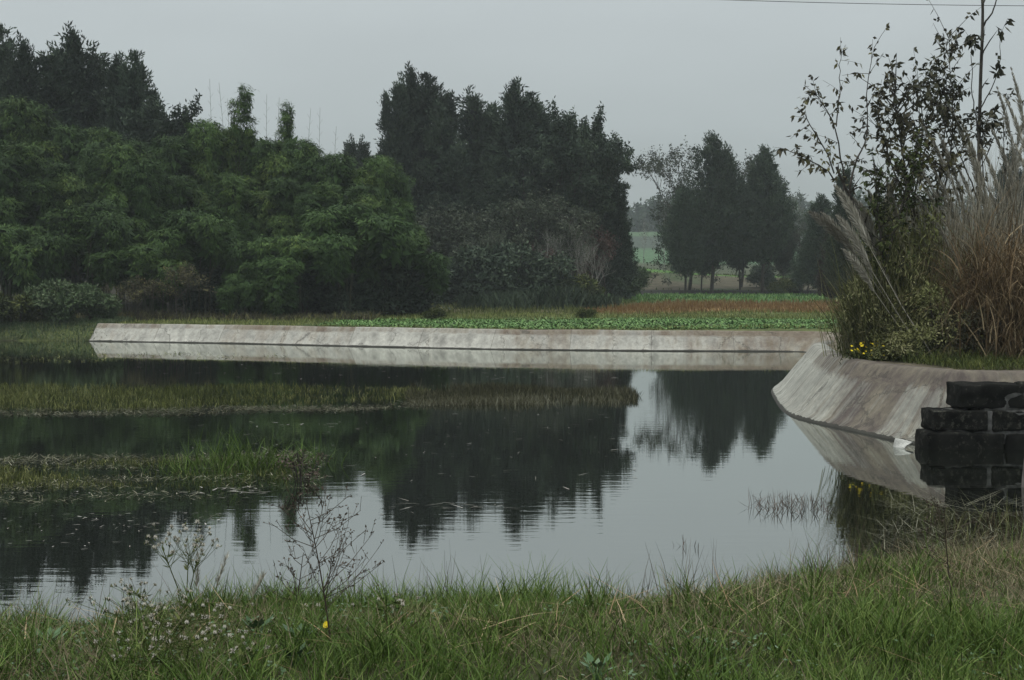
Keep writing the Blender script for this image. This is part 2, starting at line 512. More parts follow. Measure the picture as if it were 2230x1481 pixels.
PP += [(*G(a, b_)[:2], 0, .55, 3.2) for a, b_ in shore_px]
PP = np.array(PP)
nP = len(PP)
pts, knots = [], []
for i in range(nP):
    a_, b_ = PP[i], PP[(i + 1) % nP]
    k = max(2, int(np.hypot(*(b_ - a_)[:2]) / 0.25))
    knots.append(len(pts))
    for j in range(k):
        pts.append(a_ + (b_ - a_) * j / k)
POLY = np.array(pts)
for _ in range(3):
    sm_ = (np.roll(POLY, 1, 0) + POLY + np.roll(POLY, -1, 0)) / 3
    POLY[:, :2], POLY[:, 3:] = sm_[:, :2], sm_[:, 3:]
LIN0, LIN1 = knots[2], knots[2 + len(far_px) + 2 + len(near_px) + 1]
SPLIT = knots[2 + len(far_px)] + 20
def pond_field(x, y):
    """signed distance to the pond edge (outside > 0) with the bank's lined share, height and run there"""
    x, y = np.asarray(x, float), np.asarray(y, float)
    out = [np.empty(len(x)) for _ in range(4)]
    a_, b_ = POLY, np.roll(POLY, -1, 0)
    e = (b_ - a_)[:, :2]
    l2 = (e ** 2).sum(1)
    for s in range(0, len(x), 4000):
        X, Y = x[s:s + 4000, None], y[s:s + 4000, None]
        tt = np.clip(((X - a_[:, 0]) * e[:, 0] + (Y - a_[:, 1]) * e[:, 1]) / l2, 0, 1)
        dx, dy = X - a_[:, 0] - tt * e[:, 0], Y - a_[:, 1] - tt * e[:, 1]
        d2 = dx * dx + dy * dy
        i = d2.argmin(1)
        w = 1 / (d2 ** 1.5 + 0.01)
        w /= w.sum(1, keepdims=True)
        cr_ = ((a_[:, 1] > Y) != (b_[:, 1] > Y)) & (X < e[:, 0] * (Y - a_[:, 1]) / np.where(e[:, 1] == 0, 1e-9, e[:, 1]) + a_[:, 0])
        inside = cr_.sum(1) % 2 == 1
        d = np.sqrt(d2[np.arange(len(i)), i])
        out[0][s:s + 4000] = np.where(inside, -d, d)
        out[1][s:s + 4000] = w @ a_[:, 2]
        out[2][s:s + 4000] = w @ a_[:, 3]
        out[3][s:s + 4000] = w @ a_[:, 4]
    return out
def ground_z(x, y):
    sd, ln, H, run = pond_field(x, y)
    tt = np.clip(sd / run, 0, 1)
    zl = H * tt - 0.10 * ln * (1 - sstep(run + 0.05, run + 0.25, sd)) 
    zn = H * (1 - (1 - tt) ** 2.2)
    z = zn + (zl - zn) * ln
    z = np.where(sd < 0, np.maximum(sd * 0.45, -1.1) - 0.02 - 0.1 * ln, z)
    land = sstep(0.5, 3, sd)
    z = z + land * (0.05 * noise2(x, y, 0.5, 1) + 0.02 * noise2(x, y, 2.5, 2))
    z = z + 0.0022 * np.clip(y - 46, 0, 80)
    z = z + 2.0 * sstep(106, 131, y) * (1 - 0.45 * sstep(8, 24, x)) + 0.28 * sstep(104.5, 106, y)
    z = z + 11.5 * sstep(150, 345, y) + sstep(200, 420, y) * 3.5 * noise2(x, y, 0.008, 5)
    z = z + 6.0 * sstep(60, 130, y) * sstep(-14, -60, x)
    return z
g1 = lambda a, b_, st: np.arange(a, b_, st)
gx = np.concatenate([-np.geomspace(460, 26, 26)[:-1], g1(-26, 13, 0.27), np.geomspace(13, 460, 34)])
gy = np.concatenate([g1(-8, 3, 1.0), g1(3, 49, 0.27), g1(49, 135, 0.9), np.geomspace(135, 640, 40)])
GX, GY = np.meshgrid(gx, gy, indexing='ij')
GZ = ground_z(GX.ravel(), GY.ravel()).reshape(GX.shape)
def zg(x, y):
    x, y = np.atleast_1d(np.asarray(x, float)), np.atleast_1d(np.asarray(y, float))
    i = np.clip(np.searchsorted(gx, x) - 1, 0, len(gx) - 2)
    j = np.clip(np.searchsorted(gy, y) - 1, 0, len(gy) - 2)
    u, v = (x - gx[i]) / (gx[i + 1] - gx[i]), (y - gy[j]) / (gy[j + 1] - gy[j])
    return (GZ[i, j] * (1 - u) * (1 - v) + GZ[i + 1, j] * u * (1 - v) + GZ[i, j + 1] * (1 - u) * v + GZ[i + 1, j + 1] * u * v)
def z1(x, y):
    return float(zg(x, y)[0])
fx, fy = GX.ravel(), GY.ravel()
SDg, LNg, Hg, RUNg = pond_field(fx, fy)
ZC = np.tile(np.array([0.055, 0.058, 0.030]), (len(fx), 1))
def zone(mask, c):
    ZC[mask] = c
wv = 0.8 * noise2(fx, fy, 0.25, 9)
nearland = (fy < 15) & (SDg > 0)
zone(nearland, (0.045, 0.050, 0.022))
zone(SDg <= 0.0, (0.020, 0.020, 0.014))
rb = (fx > 3.5) & (fy > 15.5) & (fy < 38) & (SDg > 0)
zone(rb, (0.050, 0.045, 0.028))
zone(rb & (SDg < 1.25), (0.125, 0.108, 0.078))
fld = (fy + wv > 38) & (SDg > 0)
zone(fld, (0.095, 0.112, 0.040))
zone(fld & (fy + wv > 41.5) & (fy + wv < 51) & (fx > -7), (0.060, 0.082, 0.032))
zone(fld & (fy + wv > 51) & (fy + wv < 56), (0.105, 0.125, 0.045))
zone(fld & (fy + wv > 55.5) & (fy + wv < 77), (0.130, 0.118, 0.072))
zone(fld & (fy + wv > 56.5) & (fy + wv < 75) & (fx - 2.5 * wv > 4.2 + (fy - 56) * 0.14), (0.200, 0.125, 0.052))
zone(fld & (fy + wv > 76) & (fy < 104), (0.060, 0.120, 0.042))
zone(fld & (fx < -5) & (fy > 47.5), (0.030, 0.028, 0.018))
zone((fy > 103.5) & (fy < 108), (0.026, 0.026, 0.022))
zone((fy >= 108) & (fy < 124 + 2 * wv), (0.078, 0.070, 0.046))
zone((fy >= 108) & (fy < 150) & (noise2(fx, fy, 0.12, 4) > 0.6), (0.055, 0.070, 0.035))
zone((fy >= 124 + 2 * wv) & (fy < 150), (0.075, 0.155, 0.036))
zone((fy >= 150) & (fy < 195), (0.060, 0.070, 0.040))
zone((fy >= 195) & (fy < 245), (0.075, 0.135, 0.070))
zone((fy >= 245), (0.055, 0.070, 0.055))
zone((fy >= 290) & (fy < 330), (0.07, 0.12, 0.06))
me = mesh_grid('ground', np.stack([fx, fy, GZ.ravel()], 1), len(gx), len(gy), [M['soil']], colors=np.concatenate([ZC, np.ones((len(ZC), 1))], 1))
tag(link('ground', me), kind='structure')
wx, wy = np.linspace(-27.5, 11, 3), np.linspace(6, 47.5, 3)
wX, wY = np.meshgrid(wx, wy, indexing='ij')
me = mesh_grid('water', np.stack([wX.ravel(), wY.ravel(), np.zeros(9)], 1), 3, 3, [M['water']])
tag(link('water', me), kind='structure')

# ------------------------------------------------------------------ concrete lining of the banks
def lining(name, i0, i1, m, label, rng_amt):
    C_ = POLY[i0:i1 + 1]
    tg = unit(np.gradient(C_[:, :2], axis=0))
    nrm = np.stack([-tg[:, 1], tg[:, 0]], 1)
    mid = C_[len(C_) // 2, :2] + nrm[len(C_) // 2] * 0.3
    if pond_field([mid[0]], [mid[1]])[0][0] < 0:
        nrm = -nrm
    for _ in range(6):
        nrm = unit((np.roll(nrm, 1, 0) + nrm + np.roll(nrm, -1, 0)))if False else unit(np.concatenate([nrm[:1], (nrm[:-2] + nrm[1:-1] + nrm[2:]) / 3, nrm[-1:]]))
    u = np.concatenate([[0], np.cumsum(np.hypot(*np.diff(C_[:, :2], axis=0).T))])
    prof = [(-0.45, -0.5)] + [(s, s) for s in (-0.1, 0.0, 0.03, 0.12, 0.25, 0.4, 0.55, 0.7, 0.82, 0.92, 0.98)] + [(1.03, 1.008), (1.14, 1.02), (1.32, 1.012), (1.36, 0.72)]
    V, UV = [], []
    st = rng_amt(C_)
    for k in range(len(C_)):
        H, run = C_[k, 3], C_[k, 4]
        w = 0.035 * noise2(u[k:k + 1], u[k:k + 1] * 0, 0.7, 3)[0]
        for (a_, h_) in prof:
            foot = 0.05 if -0.05 < a_ < 0.1 else 0
            xy = C_[k, :2] + nrm[k] * (a_ * run - foot * 1.2)
            hh = H * (1 + w * (h_ > 0.5))
            V.append((xy[0], xy[1], h_ * hh + 0.012 * noise2(np.array([u[k] * 1.7]), np.array([a_ * 3]), 1.3, 6)[0]))
            UV.append((u[k], a_ * run * 1.2, st[k] + 0.25 * (a_ > 0.8)))
    me = mesh_grid(name, V, len(C_), len(prof), [m], uv=UV)
    return tag(link(name, me), label, 'embankment')
lining('concrete_embankment', LIN0, SPLIT, M['conc_far'], 'long low pale concrete lining of the pond below the green crop field',
       lambda C_: 0.12 * sstep(2.5, 5.5, C_[:, 0]) + 0.10 * np.sin(C_[:, 0] * 1.1) * (C_[:, 0] > -3) - 0.05 + 0.22 * sstep(7.2, 8.4, C_[:, 0]))
lining('concrete_embankment', SPLIT, LIN1 + 12, M['conc_near'], 'curved sloping concrete bank with brown streaks beside the black stone wall',
       lambda C_: -0.10 + 0.42 * sstep(20.9, 18.6, C_[:, 1]) + 0.25 * sstep(26.2, 28.5, C_[:, 1]))

# ------------------------------------------------------------------ black stone wall at the right
def block_mesh(name, dims, seed, m, rough=0.014):
    bm = bmesh.new()
    bmesh.ops.create_cube(bm, size=1.0)
    bmesh.ops.scale(bm, vec=dims, verts=bm.verts)
    bmesh.ops.bevel(bm, geom=bm.edges[:], offset=0.024, segments=2, affect='EDGES', profile=0.6)
    bmesh.ops.triangulate(bm, faces=bm.faces[:])
    bmesh.ops.subdivide_edges(bm, edges=[e for e in bm.edges if e.calc_length() > 0.09], cuts=3, use_grid_fill=True)
    bmesh.ops.subdivide_edges(bm, edges=[e for e in bm.edges if e.calc_length() > 0.06], cuts=1, use_grid_fill=True)
    bm.normal_update()
    co = np.array([v.co[:] for v in bm.verts])
    d = rough * (noise2(co[:, 0] + co[:, 1] * 1.7, co[:, 2] * 1.3 + co[:, 1], 9, seed) + 0.7 * noise2(co[:, 0] - co[:, 1], co[:, 2] * 1.1, 24, seed + 1))
    for v, k in zip(bm.verts, d):
        v.co += v.normal * float(k)
    me = bpy.data.meshes.new(name)
    bm.to_mesh(me)
    bm.free()
    me.materials.append(m)
    me.polygons.foreach_set('use_smooth', np.ones(len(me.polygons), bool))
    return me
# lichen on the stone
m = M['stone']
t = m.node_tree
b = t.nodes['Principled BSDF']
src = b.inputs['Base Color'].links[0].from_socket
tcx = nd(t, 'ShaderNodeTexCoord')
n = nd(t, 'ShaderNodeTexNoise')
n.inputs['Scale'].default_value, n.inputs['Detail'].default_value = 14, 9
n.inputs['Roughness'].default_value = 0.75
t.links.new(tcx.outputs['Object'], n.inputs['Vector'])
oi = nd(t, 'ShaderNodeObjectInfo')
lf = nd(t, 'ShaderNodeMath', operation='MULTIPLY_ADD')
t.links.new(oi.outputs['Random'], lf.inputs[0])
lf.inputs[1].default_value = 0.12
t.links.new(n.outputs[0], lf.inputs[2])
gt = nd(t, 'ShaderNodeMapRange')
gt.inputs['From Min'].default_value, gt.inputs['From Max'].default_value = 0.62, 0.72
t.links.new(lf.outputs[0], gt.inputs[0])
mxl = nd(t, 'ShaderNodeMix', data_type='RGBA')
t.links.new(gt.outputs[0], mxl.inputs[0])
t.links.new(src, mxl.inputs[6])
mxl.inputs[7].default_value = (0.06, 0.06, 0.048, 1)
t.links.new(mxl.outputs[2], b.inputs['Base Color'])
wall = thing('stone_wall', 'stepped wall of black algae-covered stone blocks standing in the water', 'stone wall', (5.31, 16.75, 0))
rows = [(-0.55, 0.205, [(-0.06, 0.92), (0.95, 1.9), (1.93, 2.9), (2.93, 3.9)], 0.0), (0.235, 0.485, [(0.02, 0.72), (0.80, 1.62), (1.66, 2.5), (2.54, 3.4)], 0.05), (0.515, 0.81, [(0.38, 1.20), (1.26, 2.1), (2.14, 3.0)], 0.10)]
k = 0
for (zb, zt, xs, dy) in rows:
    for (xa, xb) in xs:
        k += 1
        me = block_mesh('stone_block', (xb - xa, 0.55, zt - zb), k * 3, M['stone'], 0.027)
        o = link('stone_block', me, wall, ((xa + xb) / 2, 0.28 + dy + 0.012 * math.sin(k * 2.1), (zt + zb) / 2))
        o.rotation_euler = (0.01 * math.sin(k), 0.012 * math.sin(k * 1.7), 0.02 * math.sin(k * 2.3))
me = block_mesh('mortar', (3.7, 0.455, 0.42), 77, M['mortar'], 0.02)
link('mortar', me, wall, (2.05, 0.30, 0.27))
me = block_mesh('mortar', (2.6, 0.475, 0.30), 78, M['mortar'], 0.02)
link('mortar', me, wall, (2.0, 0.36, 0.60))
o = link('stone_post', block_mesh('stone_post', (0.10, 0.10, 0.95), 91, plainmat('grey_stone', (0.11, 0.10, 0.095), 0.85, (0.17, 0.155, 0.145), 12, 0.006), 0.006), None, (5.37, 13.75, 0.10))
o.rotation_euler = (0.02, 0.05, 0.3)
tag(o, 'thin grey stone post standing in the water in front of the black wall', 'post')
# pale broken shard at the waterline
bm = bmesh.new()
bmesh.ops.create_grid(bm, x_segments=10, y_segments=6, size=0.5)
for v in bm.verts:
    x, y = v.co.x, v.co.y
    v.co = Vector((x * 0.30 * (1 - 0.45 * (y + 0.5)), y * 0.26 + 0.04 * x, 0.09 - 0.30 * x * x + 0.05 * x + 0.015 * math.sin(9 * x + 5 * y)))
r_ = bmesh.ops.solidify(bm, geom=bm.faces[:], thickness=0.018)
me = bpy.data.meshes.new('concrete_shard')
bm.to_mesh(me)
bm.free()
me.materials.append(M['shard'])
p = G(1964, 974)
o = link('concrete_shard', me, None, (p[0], p[1], 0.012))
o.scale = (0.8, 0.8, 0.8)
o.rotation_euler = (0.25, -0.30, 0.5)
tag(o, 'pale broken concrete shard lying at the waterline beside the black stone wall', 'shard')
p = G(1856, 930)
me2 = me.copy()
o = link('concrete_shard', me2, None, (p[0] - 0.02, p[1] - .02, 0.01))
o.scale, o.rotation_euler = (0.5, 0.35, 0.6), (0.1, -0.2, 0.9)
tag(o, 'small flat broken chip at the foot of the curved concrete bank', 'shard')

# ------------------------------------------------------------------ overhead cable
pa, pb = A(1380, -6, 58), A(2330, 22, 58)
s_ = np.linspace(-0.6, 1.25, 40)[:, None]
cp = pa + (pb - pa) * s_
cp[:, 2] += 0.35 * (s_[:, 0] - 0.3) ** 2
o = link('overhead_cable', mesh_quads('overhead_cable', tube(cp, 0.014, 5), [M['cable']]))
tag(o, 'thin dark overhead cable crossing the sky above the leafy saplings', 'cable')

# ------------------------------------------------------------------ tree models
def cypress_model(seed, h, R, heads=3, z0=1.6, matn='cypress', n_spray=430, loose=0.0, b=0.16, lo=0.62):
    r = np.random.default_rng(seed)
    cones = [(0, 0, h, R)]
    for k in range(heads):
        a = r.uniform(0, 2 * PI)
        q = R * r.uniform(0.25, 0.55)
        cones.append((q * math.cos(a), q * math.sin(a), h * r.uniform(0.78, 0.965), R * r.uniform(0.5, 0.75)))
    ph = r.uniform(0, 6.28, 6)
    ax_, pos_, len_, tn_ = [], [], [], []
    tot = sum(c[2] * c[3] for c in cones)
    for (ox, oy, hh, rr) in cones:
        n = int(n_spray * hh * rr / tot * 1.25)
        tt = 1 - np.sqrt(r.uniform(0.0005, 1, n))       # more at the bottom
        tt = np.concatenate([tt, r.uniform(0.8, 0.985, 26)])
        n = len(tt)
        az = r.uniform(0, 2 * PI, n)
        prof = np.where(tt < b, lo + (1 - lo) * (tt / b) ** 0.8, ((1 - tt) / (1 - b)) ** 0.62)
        lump = 1 + 0.20 * np.sin(2 * az + ph[0] + 6 * tt) + 0.16 * np.sin(5 * az + ph[1] - 13 * tt) + 0.12 * np.sin(9 * az + ph[2] + 29 * tt)
        q = rr * prof * lump * r.uniform(0.62, 1.0, n) ** 0.6
        z = z0 + (hh - z0 - 0.5) * tt
        o_ = np.stack([np.cos(az), np.sin(az), np.zeros(n)], 1)
        f = r.uniform(0.5, 1.25, n) + 0.25 * tt
        ax_.append(unit(o_ * np.cos(f)[:, None] + np.array([0, 0, 1.0]) * np.sin(f)[:, None] + r.normal(size=(n, 3)) * 0.12))
        pos_.append(np.stack([ox + np.cos(az) * (q - 0.35), oy + np.sin(az) * (q - 0.35), z], 1))
        len_.append(r.uniform(0.75, 1.5, n) * (1 - 0.35 * tt))
        tn_.append(r.uniform(0, 1, n))
    axv, pos, ln_, tn = np.concatenate(ax_), np.concatenate(pos_), np.concatenate(len_), np.concatenate(tn_)
    ns_, kl = len(pos), 58
    i = np.repeat(np.arange(ns_), kl)
    s = r.uniform(0, 1, len(i))
    P = pos[i] + axv[i] * (ln_[i] * s)[:, None] + r.normal(size=(len(i), 3)) * (0.20 * (1.1 - 0.8 * s))[:, None] * (1 + loose)
    D = unit(axv[i] + r.normal(size=(len(i), 3)) * 0.45)
    Q = leafq(P, D, randdir(r, len(i)), r.uniform(0.16, 0.34, len(i)), r.uniform(0.05, 0.10, len(i)))
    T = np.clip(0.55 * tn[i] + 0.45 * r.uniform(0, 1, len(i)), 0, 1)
    m_ = 1500                                          # big leaf cards added to block light; inner shade put into their tint
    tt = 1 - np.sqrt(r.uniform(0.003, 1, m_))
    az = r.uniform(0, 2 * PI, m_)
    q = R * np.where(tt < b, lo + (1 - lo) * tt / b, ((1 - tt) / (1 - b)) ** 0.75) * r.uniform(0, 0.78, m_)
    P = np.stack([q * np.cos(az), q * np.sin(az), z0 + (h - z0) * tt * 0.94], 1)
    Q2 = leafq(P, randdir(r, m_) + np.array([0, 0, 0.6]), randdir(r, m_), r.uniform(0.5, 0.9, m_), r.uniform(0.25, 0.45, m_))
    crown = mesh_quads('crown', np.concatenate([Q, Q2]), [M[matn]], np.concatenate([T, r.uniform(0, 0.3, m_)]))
    tz = np.linspace(-0.3, h * 0.9, 9)
    tr = tube(np.stack([0.12 * np.sin(tz * 0.6 + seed), 0.12 * np.cos(tz * 0.5), tz], 1), np.linspace(0.17, 0.02, 9) * (h / 13), 7)
    for k in range(5):
        a = r.uniform(0, 2 * PI)
        zz = r.uniform(0.6 * z0, z0 + 1.2)
        tr = np.concatenate([tr, tube([(0, 0, zz), (0.5 * math.cos(a), 0.5 * math.sin(a), zz + 0.5), (1.1 * math.cos(a), 1.1 * math.sin(a), zz + 1.6)], [0.05, 0.035, 0.015], 4)])
    return [('crown', crown), ('trunk', mesh_quads('trunk', tr, [M['bark']], smooth=True))]

def grow(r, p, d, L, rr, lev, maxlev, tubes, tips, kids=(3, 4), up=0.25, wob=0.25, sides=(6, 4, 3, 3, 3)):
    n = 5
    pts = [p]
    dd = d.copy()
    for k in range(n - 1):
        dd = unit(dd + r.normal(size=3) * wob * 0.5 + np.array([0, 0, up * 0.25]))
        pts.append(pts[-1] + dd * L / (n - 1))
    pts = np.array(pts)
    tubes.append(tube(pts, np.linspace(rr, rr * 0.5, n), sides[min(lev, 4)]))
    if lev >= maxlev:
        tips.append(pts)
        return
    for k in range(r.integers(kids[0], kids[1] + 1)):
        s = r.uniform(0.35, 1.0) if k else 1.0
        q = pts[0] + (pts[-1] - pts[0]) * s if s < 1 else pts[-1]
        j = min(n - 2, int(s * (n - 1)))
        q = pts[j] + (pts[j + 1] - pts[j]) * (s * (n - 1) - j)
        side = unit(np.cross(dd, r.normal(size=3)))
        nd_ = unit(dd * 0.75 + side * r.uniform(0.45, 0.95) + np.array([0, 0, up]))
        grow(r, q, nd_, L * r.uniform(0.58, 0.82), rr * 0.55, lev + 1, maxlev, tubes, tips, kids, up, wob, sides)
def twig_tree(seed, h, levels=4, matn='greyleaf', barkn='bark', leaves=14, lsize=0.22, stems=1, kids=(3, 4), spread=0.3, rr=0.12, trunk=0.34, up=0.25):
    r = np.random.default_rng(seed)
    tubes, tips = [], []
    for k in range(stems):
        a = r.uniform(0, 2 * PI)
        d = unit(np.array([math.cos(a) * spread, math.sin(a) * spread, 1.0]))
        grow(r, np.array([0, 0, -0.15]) + 0.1 * k * np.array([math.cos(a), math.sin(a), 0]), d, h * trunk, rr, 0, levels, tubes, tips, kids, up)
    parts = [('trunk', mesh_quads('trunk', np.concatenate(tubes), [M[barkn]], smooth=True))]
    if leaves:
        P = []
        for tp in tips:
            s = r.uniform(0.1, 1, leaves) * (len(tp) - 1.01)
            j = s.astype(int)
            P.append(tp[j] + (tp[j + 1] - tp[j]) * (s - j)[:, None] + r.normal(size=(leaves, 3)) * lsize * 0.45)
        P = np.concatenate(P)
        n = len(P)
        D = unit(randdir(r, n) + np.array([0, 0, -0.25]))
        T = np.clip(np.repeat(r.uniform(0, 0.7, len(tips)), leaves) + r.uniform(0, 0.3, n), 0, 1)
        parts.append(('crown', mesh_quads('crown', leafq(P, D, randdir(r, n) + np.array([0, 0, 0.8]), r.uniform(0.6, 1.2, n) * lsize, r.uniform(0.28, 0.5, n) * lsize), [M[matn]], T)))
    return parts

def bush_model(seed, w, h, matn, n=7000, lsize=0.12, lumps=14, part='foliage', narrow=0.42, stems=8):
    r = np.random.default_rng(seed)
    c = np.stack([r.normal(size=lumps) * w * 0.30, r.normal(size=lumps) * w * 0.26, r.uniform(0.12, 0.82, lumps) * h], 1)
    c[:, :2] *= (1.15 - 0.55 * (c[:, 2:] / h))
    rad_ = r.uniform(0.13, 0.24, lumps) * (w + h) * 0.5
    i = r.integers(0, lumps, n)
    u = randdir(r, n)
    u[:, 2] = np.where(u[:, 2] < -0.3, -u[:, 2], u[:, 2])
    P = c[i] + u * (rad_[i] * r.uniform(0.45, 1.08, n) ** 0.5)[:, None] * np.array([1, 1, 0.85]) + r.normal(size=(n, 3)) * lsize * 0.5
    P[:, 2] = np.abs(P[:, 2])
    D = unit(u * 0.8 + r.normal(size=(n, 3)) * 0.6 + np.array([0, 0, -0.15]))
    T = np.clip(0.45 * r.uniform(0, 1, lumps)[i] + 0.55 * r.uniform(0, 1, n), 0, 1)
    Q = leafq(P, D, u + np.array([0, 0, 0.7]) + r.normal(size=(n, 3)) * 0.4, r.uniform(0.6, 1.3, n) * lsize, r.uniform(0.7, 1.2, n) * lsize * narrow)
    parts = [(part, mesh_quads(part, Q, [M[matn]], T))]
    tb = []
    for k in range(stems):
        e = c[k % lumps]
        tb.append(tube([(e[0] * 0.15, e[1] * 0.15, -0.1), (e[0] * 0.5, e[1] * 0.5, e[2] * 0.5), e + np.array([0, 0, rad_[k % lumps] * 0.7])], [0.03 * h / 1.5, 0.02 * h / 1.5, 0.006], 4))
    parts.append(('stem', mesh_quads('stem', np.concatenate(tb), [M['bark']])))
    return parts

def bamboo_model(seed, H, R, n_pl=16, tall=0, skirt=True, fall=0.56):
    """clump of arching culms, each carrying a drooping plume of leaves"""
    r = np.random.default_rng(seed)
    Qs, Ts, tb = [], [], []
    pl = []
    for k in range(n_pl):
        rho = math.sqrt((k + 0.4) / n_pl)
        a = k * 2.39996 + r.uniform(-0.3, 0.3)
        zt = H * (1 - fall * rho ** 1.3) * r.uniform(0.90, 1.06)
        pl.append((rho * R, a, zt, r.uniform(0.72, 1.05) * 0.56 * R, r.uniform(0.24, 0.36) * H))
    if skirt:
        for k in range(int(n_pl * 0.6)):
            pl.append((R * r.uniform(0.75, 1.08), r.uniform(0, 2 * PI), H * r.uniform(0.22, 0.42), R * r.uniform(0.34, 0.5), H * 0.3))
    for k in range(tall):
        pl.append((R * r.uniform(0.05, 0.30 + 0.08 * k), r.uniform(0, 2 * PI), H * (1.27 - 0.075 * k) * r.uniform(0.98, 1.02), R * (0.17 + 0.045 * k), H * r.uniform(0.14, 0.24)))
    for (rho, a, zt, pr, Ld) in pl:
        o = np.array([math.cos(a), math.sin(a), 0])
        top = o * rho + np.array([0, 0, zt])
        ncl = int(60 + 90 * pr * Ld)
        s = r.uniform(0, 1, ncl) ** 1.15
        az = r.uniform(0, 2 * PI, ncl)
        w = np.where(s < 0.3, np.sqrt(np.maximum(0, 1 - (1 - s / 0.3) ** 2)), 1 - 0.80 * ((s - 0.3) / 0.7) ** 1.2)
        w = pr * w * (1 + 0.22 * np.sin(3 * az + seed + rho * 9) + 0.15 * np.sin(7 * az + 5 * s)) * r.uniform(0.55, 1.04, ncl) ** 0.5
        od = np.stack([np.cos(az), np.sin(az), np.zeros(ncl)], 1)
        c = top + od * w[:, None] + o * (0.55 * s * pr)[:, None] - np.array([0, 0, 1.0]) * (Ld * s ** 1.25)[:, None]
        if zt > H * 1.08:
            ncl = int(ncl * 0.55)
            s, az, w, od, c = s[:ncl], az[:ncl], w[:ncl], od[:ncl], c[:ncl]
        kl = 26
        i = np.repeat(np.arange(ncl), kl)
        n = len(i)
        P = c[i] + r.normal(size=(n, 3)) * np.array([0.11, 0.11, 0.08])
        D = od[i] * (0.95 - 0.95 * s[i])[:, None] - np.array([0, 0, 1.0]) * (0.25 + 0.75 * s[i])[:, None] + r.normal(size=(n, 3)) * 0.30
        N = od[i] * (0.35 + 0.75 * s[i])[:, None] + np.array([0, 0, 1.0]) * (1.05 - 0.8 * s[i])[:, None] + r.normal(size=(n, 3)) * 0.3
        Qs.append(leafq(P, D, N, r.uniform(0.12, 0.25, n), r.uniform(0.034, 0.062, n)))
        tn = np.clip(r.uniform(0.1, 0.65) + 0.25 * r.uniform(-1, 1, ncl), 0, 1)
        Ts.append(np.clip(tn[i] + 0.16 * r.uniform(-1, 1, n), 0, 1))
        m_ = int((150 if zt < H * 1.08 else 12) * pr * Ld)                          # filler leaf cards keep light out of the plume, tinted dark as shade
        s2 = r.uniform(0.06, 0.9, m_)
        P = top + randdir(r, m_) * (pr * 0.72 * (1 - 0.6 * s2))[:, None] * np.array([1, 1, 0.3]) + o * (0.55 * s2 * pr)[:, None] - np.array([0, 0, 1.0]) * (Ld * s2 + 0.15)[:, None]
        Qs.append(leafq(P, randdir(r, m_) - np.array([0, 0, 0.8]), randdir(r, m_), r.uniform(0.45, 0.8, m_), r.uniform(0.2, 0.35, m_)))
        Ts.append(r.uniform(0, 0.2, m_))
        f = o * rho * 0.25 + np.array([r.normal() * 0.25, r.normal() * 0.25, 0])
        tb.append(tube([f + np.array([0, 0, -0.2]), f + o * rho * 0.1 + np.array([0, 0, zt * 0.45]), f + o * rho * 0.4 + np.array([0, 0, zt * 0.8]), top - np.array([0, 0, 0.1]), top + o * 0.3 + np.array([0, 0, -0.25])], [0.035, 0.032, 0.024, 0.012, 0.006], 5))
    return [('foliage', mesh_quads('foliage', np.concatenate(Qs), [M['bamboo']], np.concatenate(Ts))), ('culm', mesh_quads('culm', np.concatenate(tb), [M['culm']], smooth=True))]

# ------------------------------------------------------------------ trees: placed by the spot they grow on, height from the photograph
def spot(px, Y):
    x = (px - CX) / F * Y * (math.cos(PITCH) * 1.0012)
    return x, Y, z1(x, Y)
def tree_at(parts, mh, name, label, cat, px, top, Y, rz, wf=1.0, group=None, sink=0.1):
    """px, top: where the tip of the tree shows in the photograph"""
    x, y, z = spot(px, Y)
    h = A(px, top, Y)[2] - z
    s = h / mh
    return dup(parts, name, label, cat, (x, y, z - sink), rz, (s * wf, s * wf, s), group)

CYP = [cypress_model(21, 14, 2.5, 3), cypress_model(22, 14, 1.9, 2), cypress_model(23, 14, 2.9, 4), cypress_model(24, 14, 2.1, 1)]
GL = 'cypresses rising behind the bamboo grove'
for (v, px, top, Y, rz, wf, lb) in (
    (0, 8, 46, 73, 0.3, 0.85, 'tall dark cypress at the left edge, behind the highest bamboo'),
    (3, 64, 76, 71, 1.9, 0.75, 'dark cypress with a blunt leaning top, second cypress from the left edge'),
    (1, 122, 102, 72, 0.9, 1.05, 'dark cypress with a rounded shoulder just left of the tallest pointed spire'),
    (3, 167, 53, 74, 2.4, 0.95, 'cypress with the tallest pointed spire above the bamboo grove'),
    (1, 214, 104, 75, 4.0, 1.0, 'slim dark cypress just right of the tallest pointed spire'),
    (3, 262, 110, 73, 5.2, 0.8, 'narrow dark cypress left of the last cypress of the row above the bamboo'),
    (0, 298, 104, 72, 3.3, 0.72, 'dark cypress at the right end of the row above the bamboo'),
    (1, 345, 215, 70, 1.0, 1.2, 'low dark cypress half hidden beside the sparse light-leaved tree')):
    tree_at(CYP[v], 14, 'cypress_tree', lb, 'tree', px, top, Y, rz, wf * 1.35, GL)
GM = 'cypresses of the tall group in the middle'
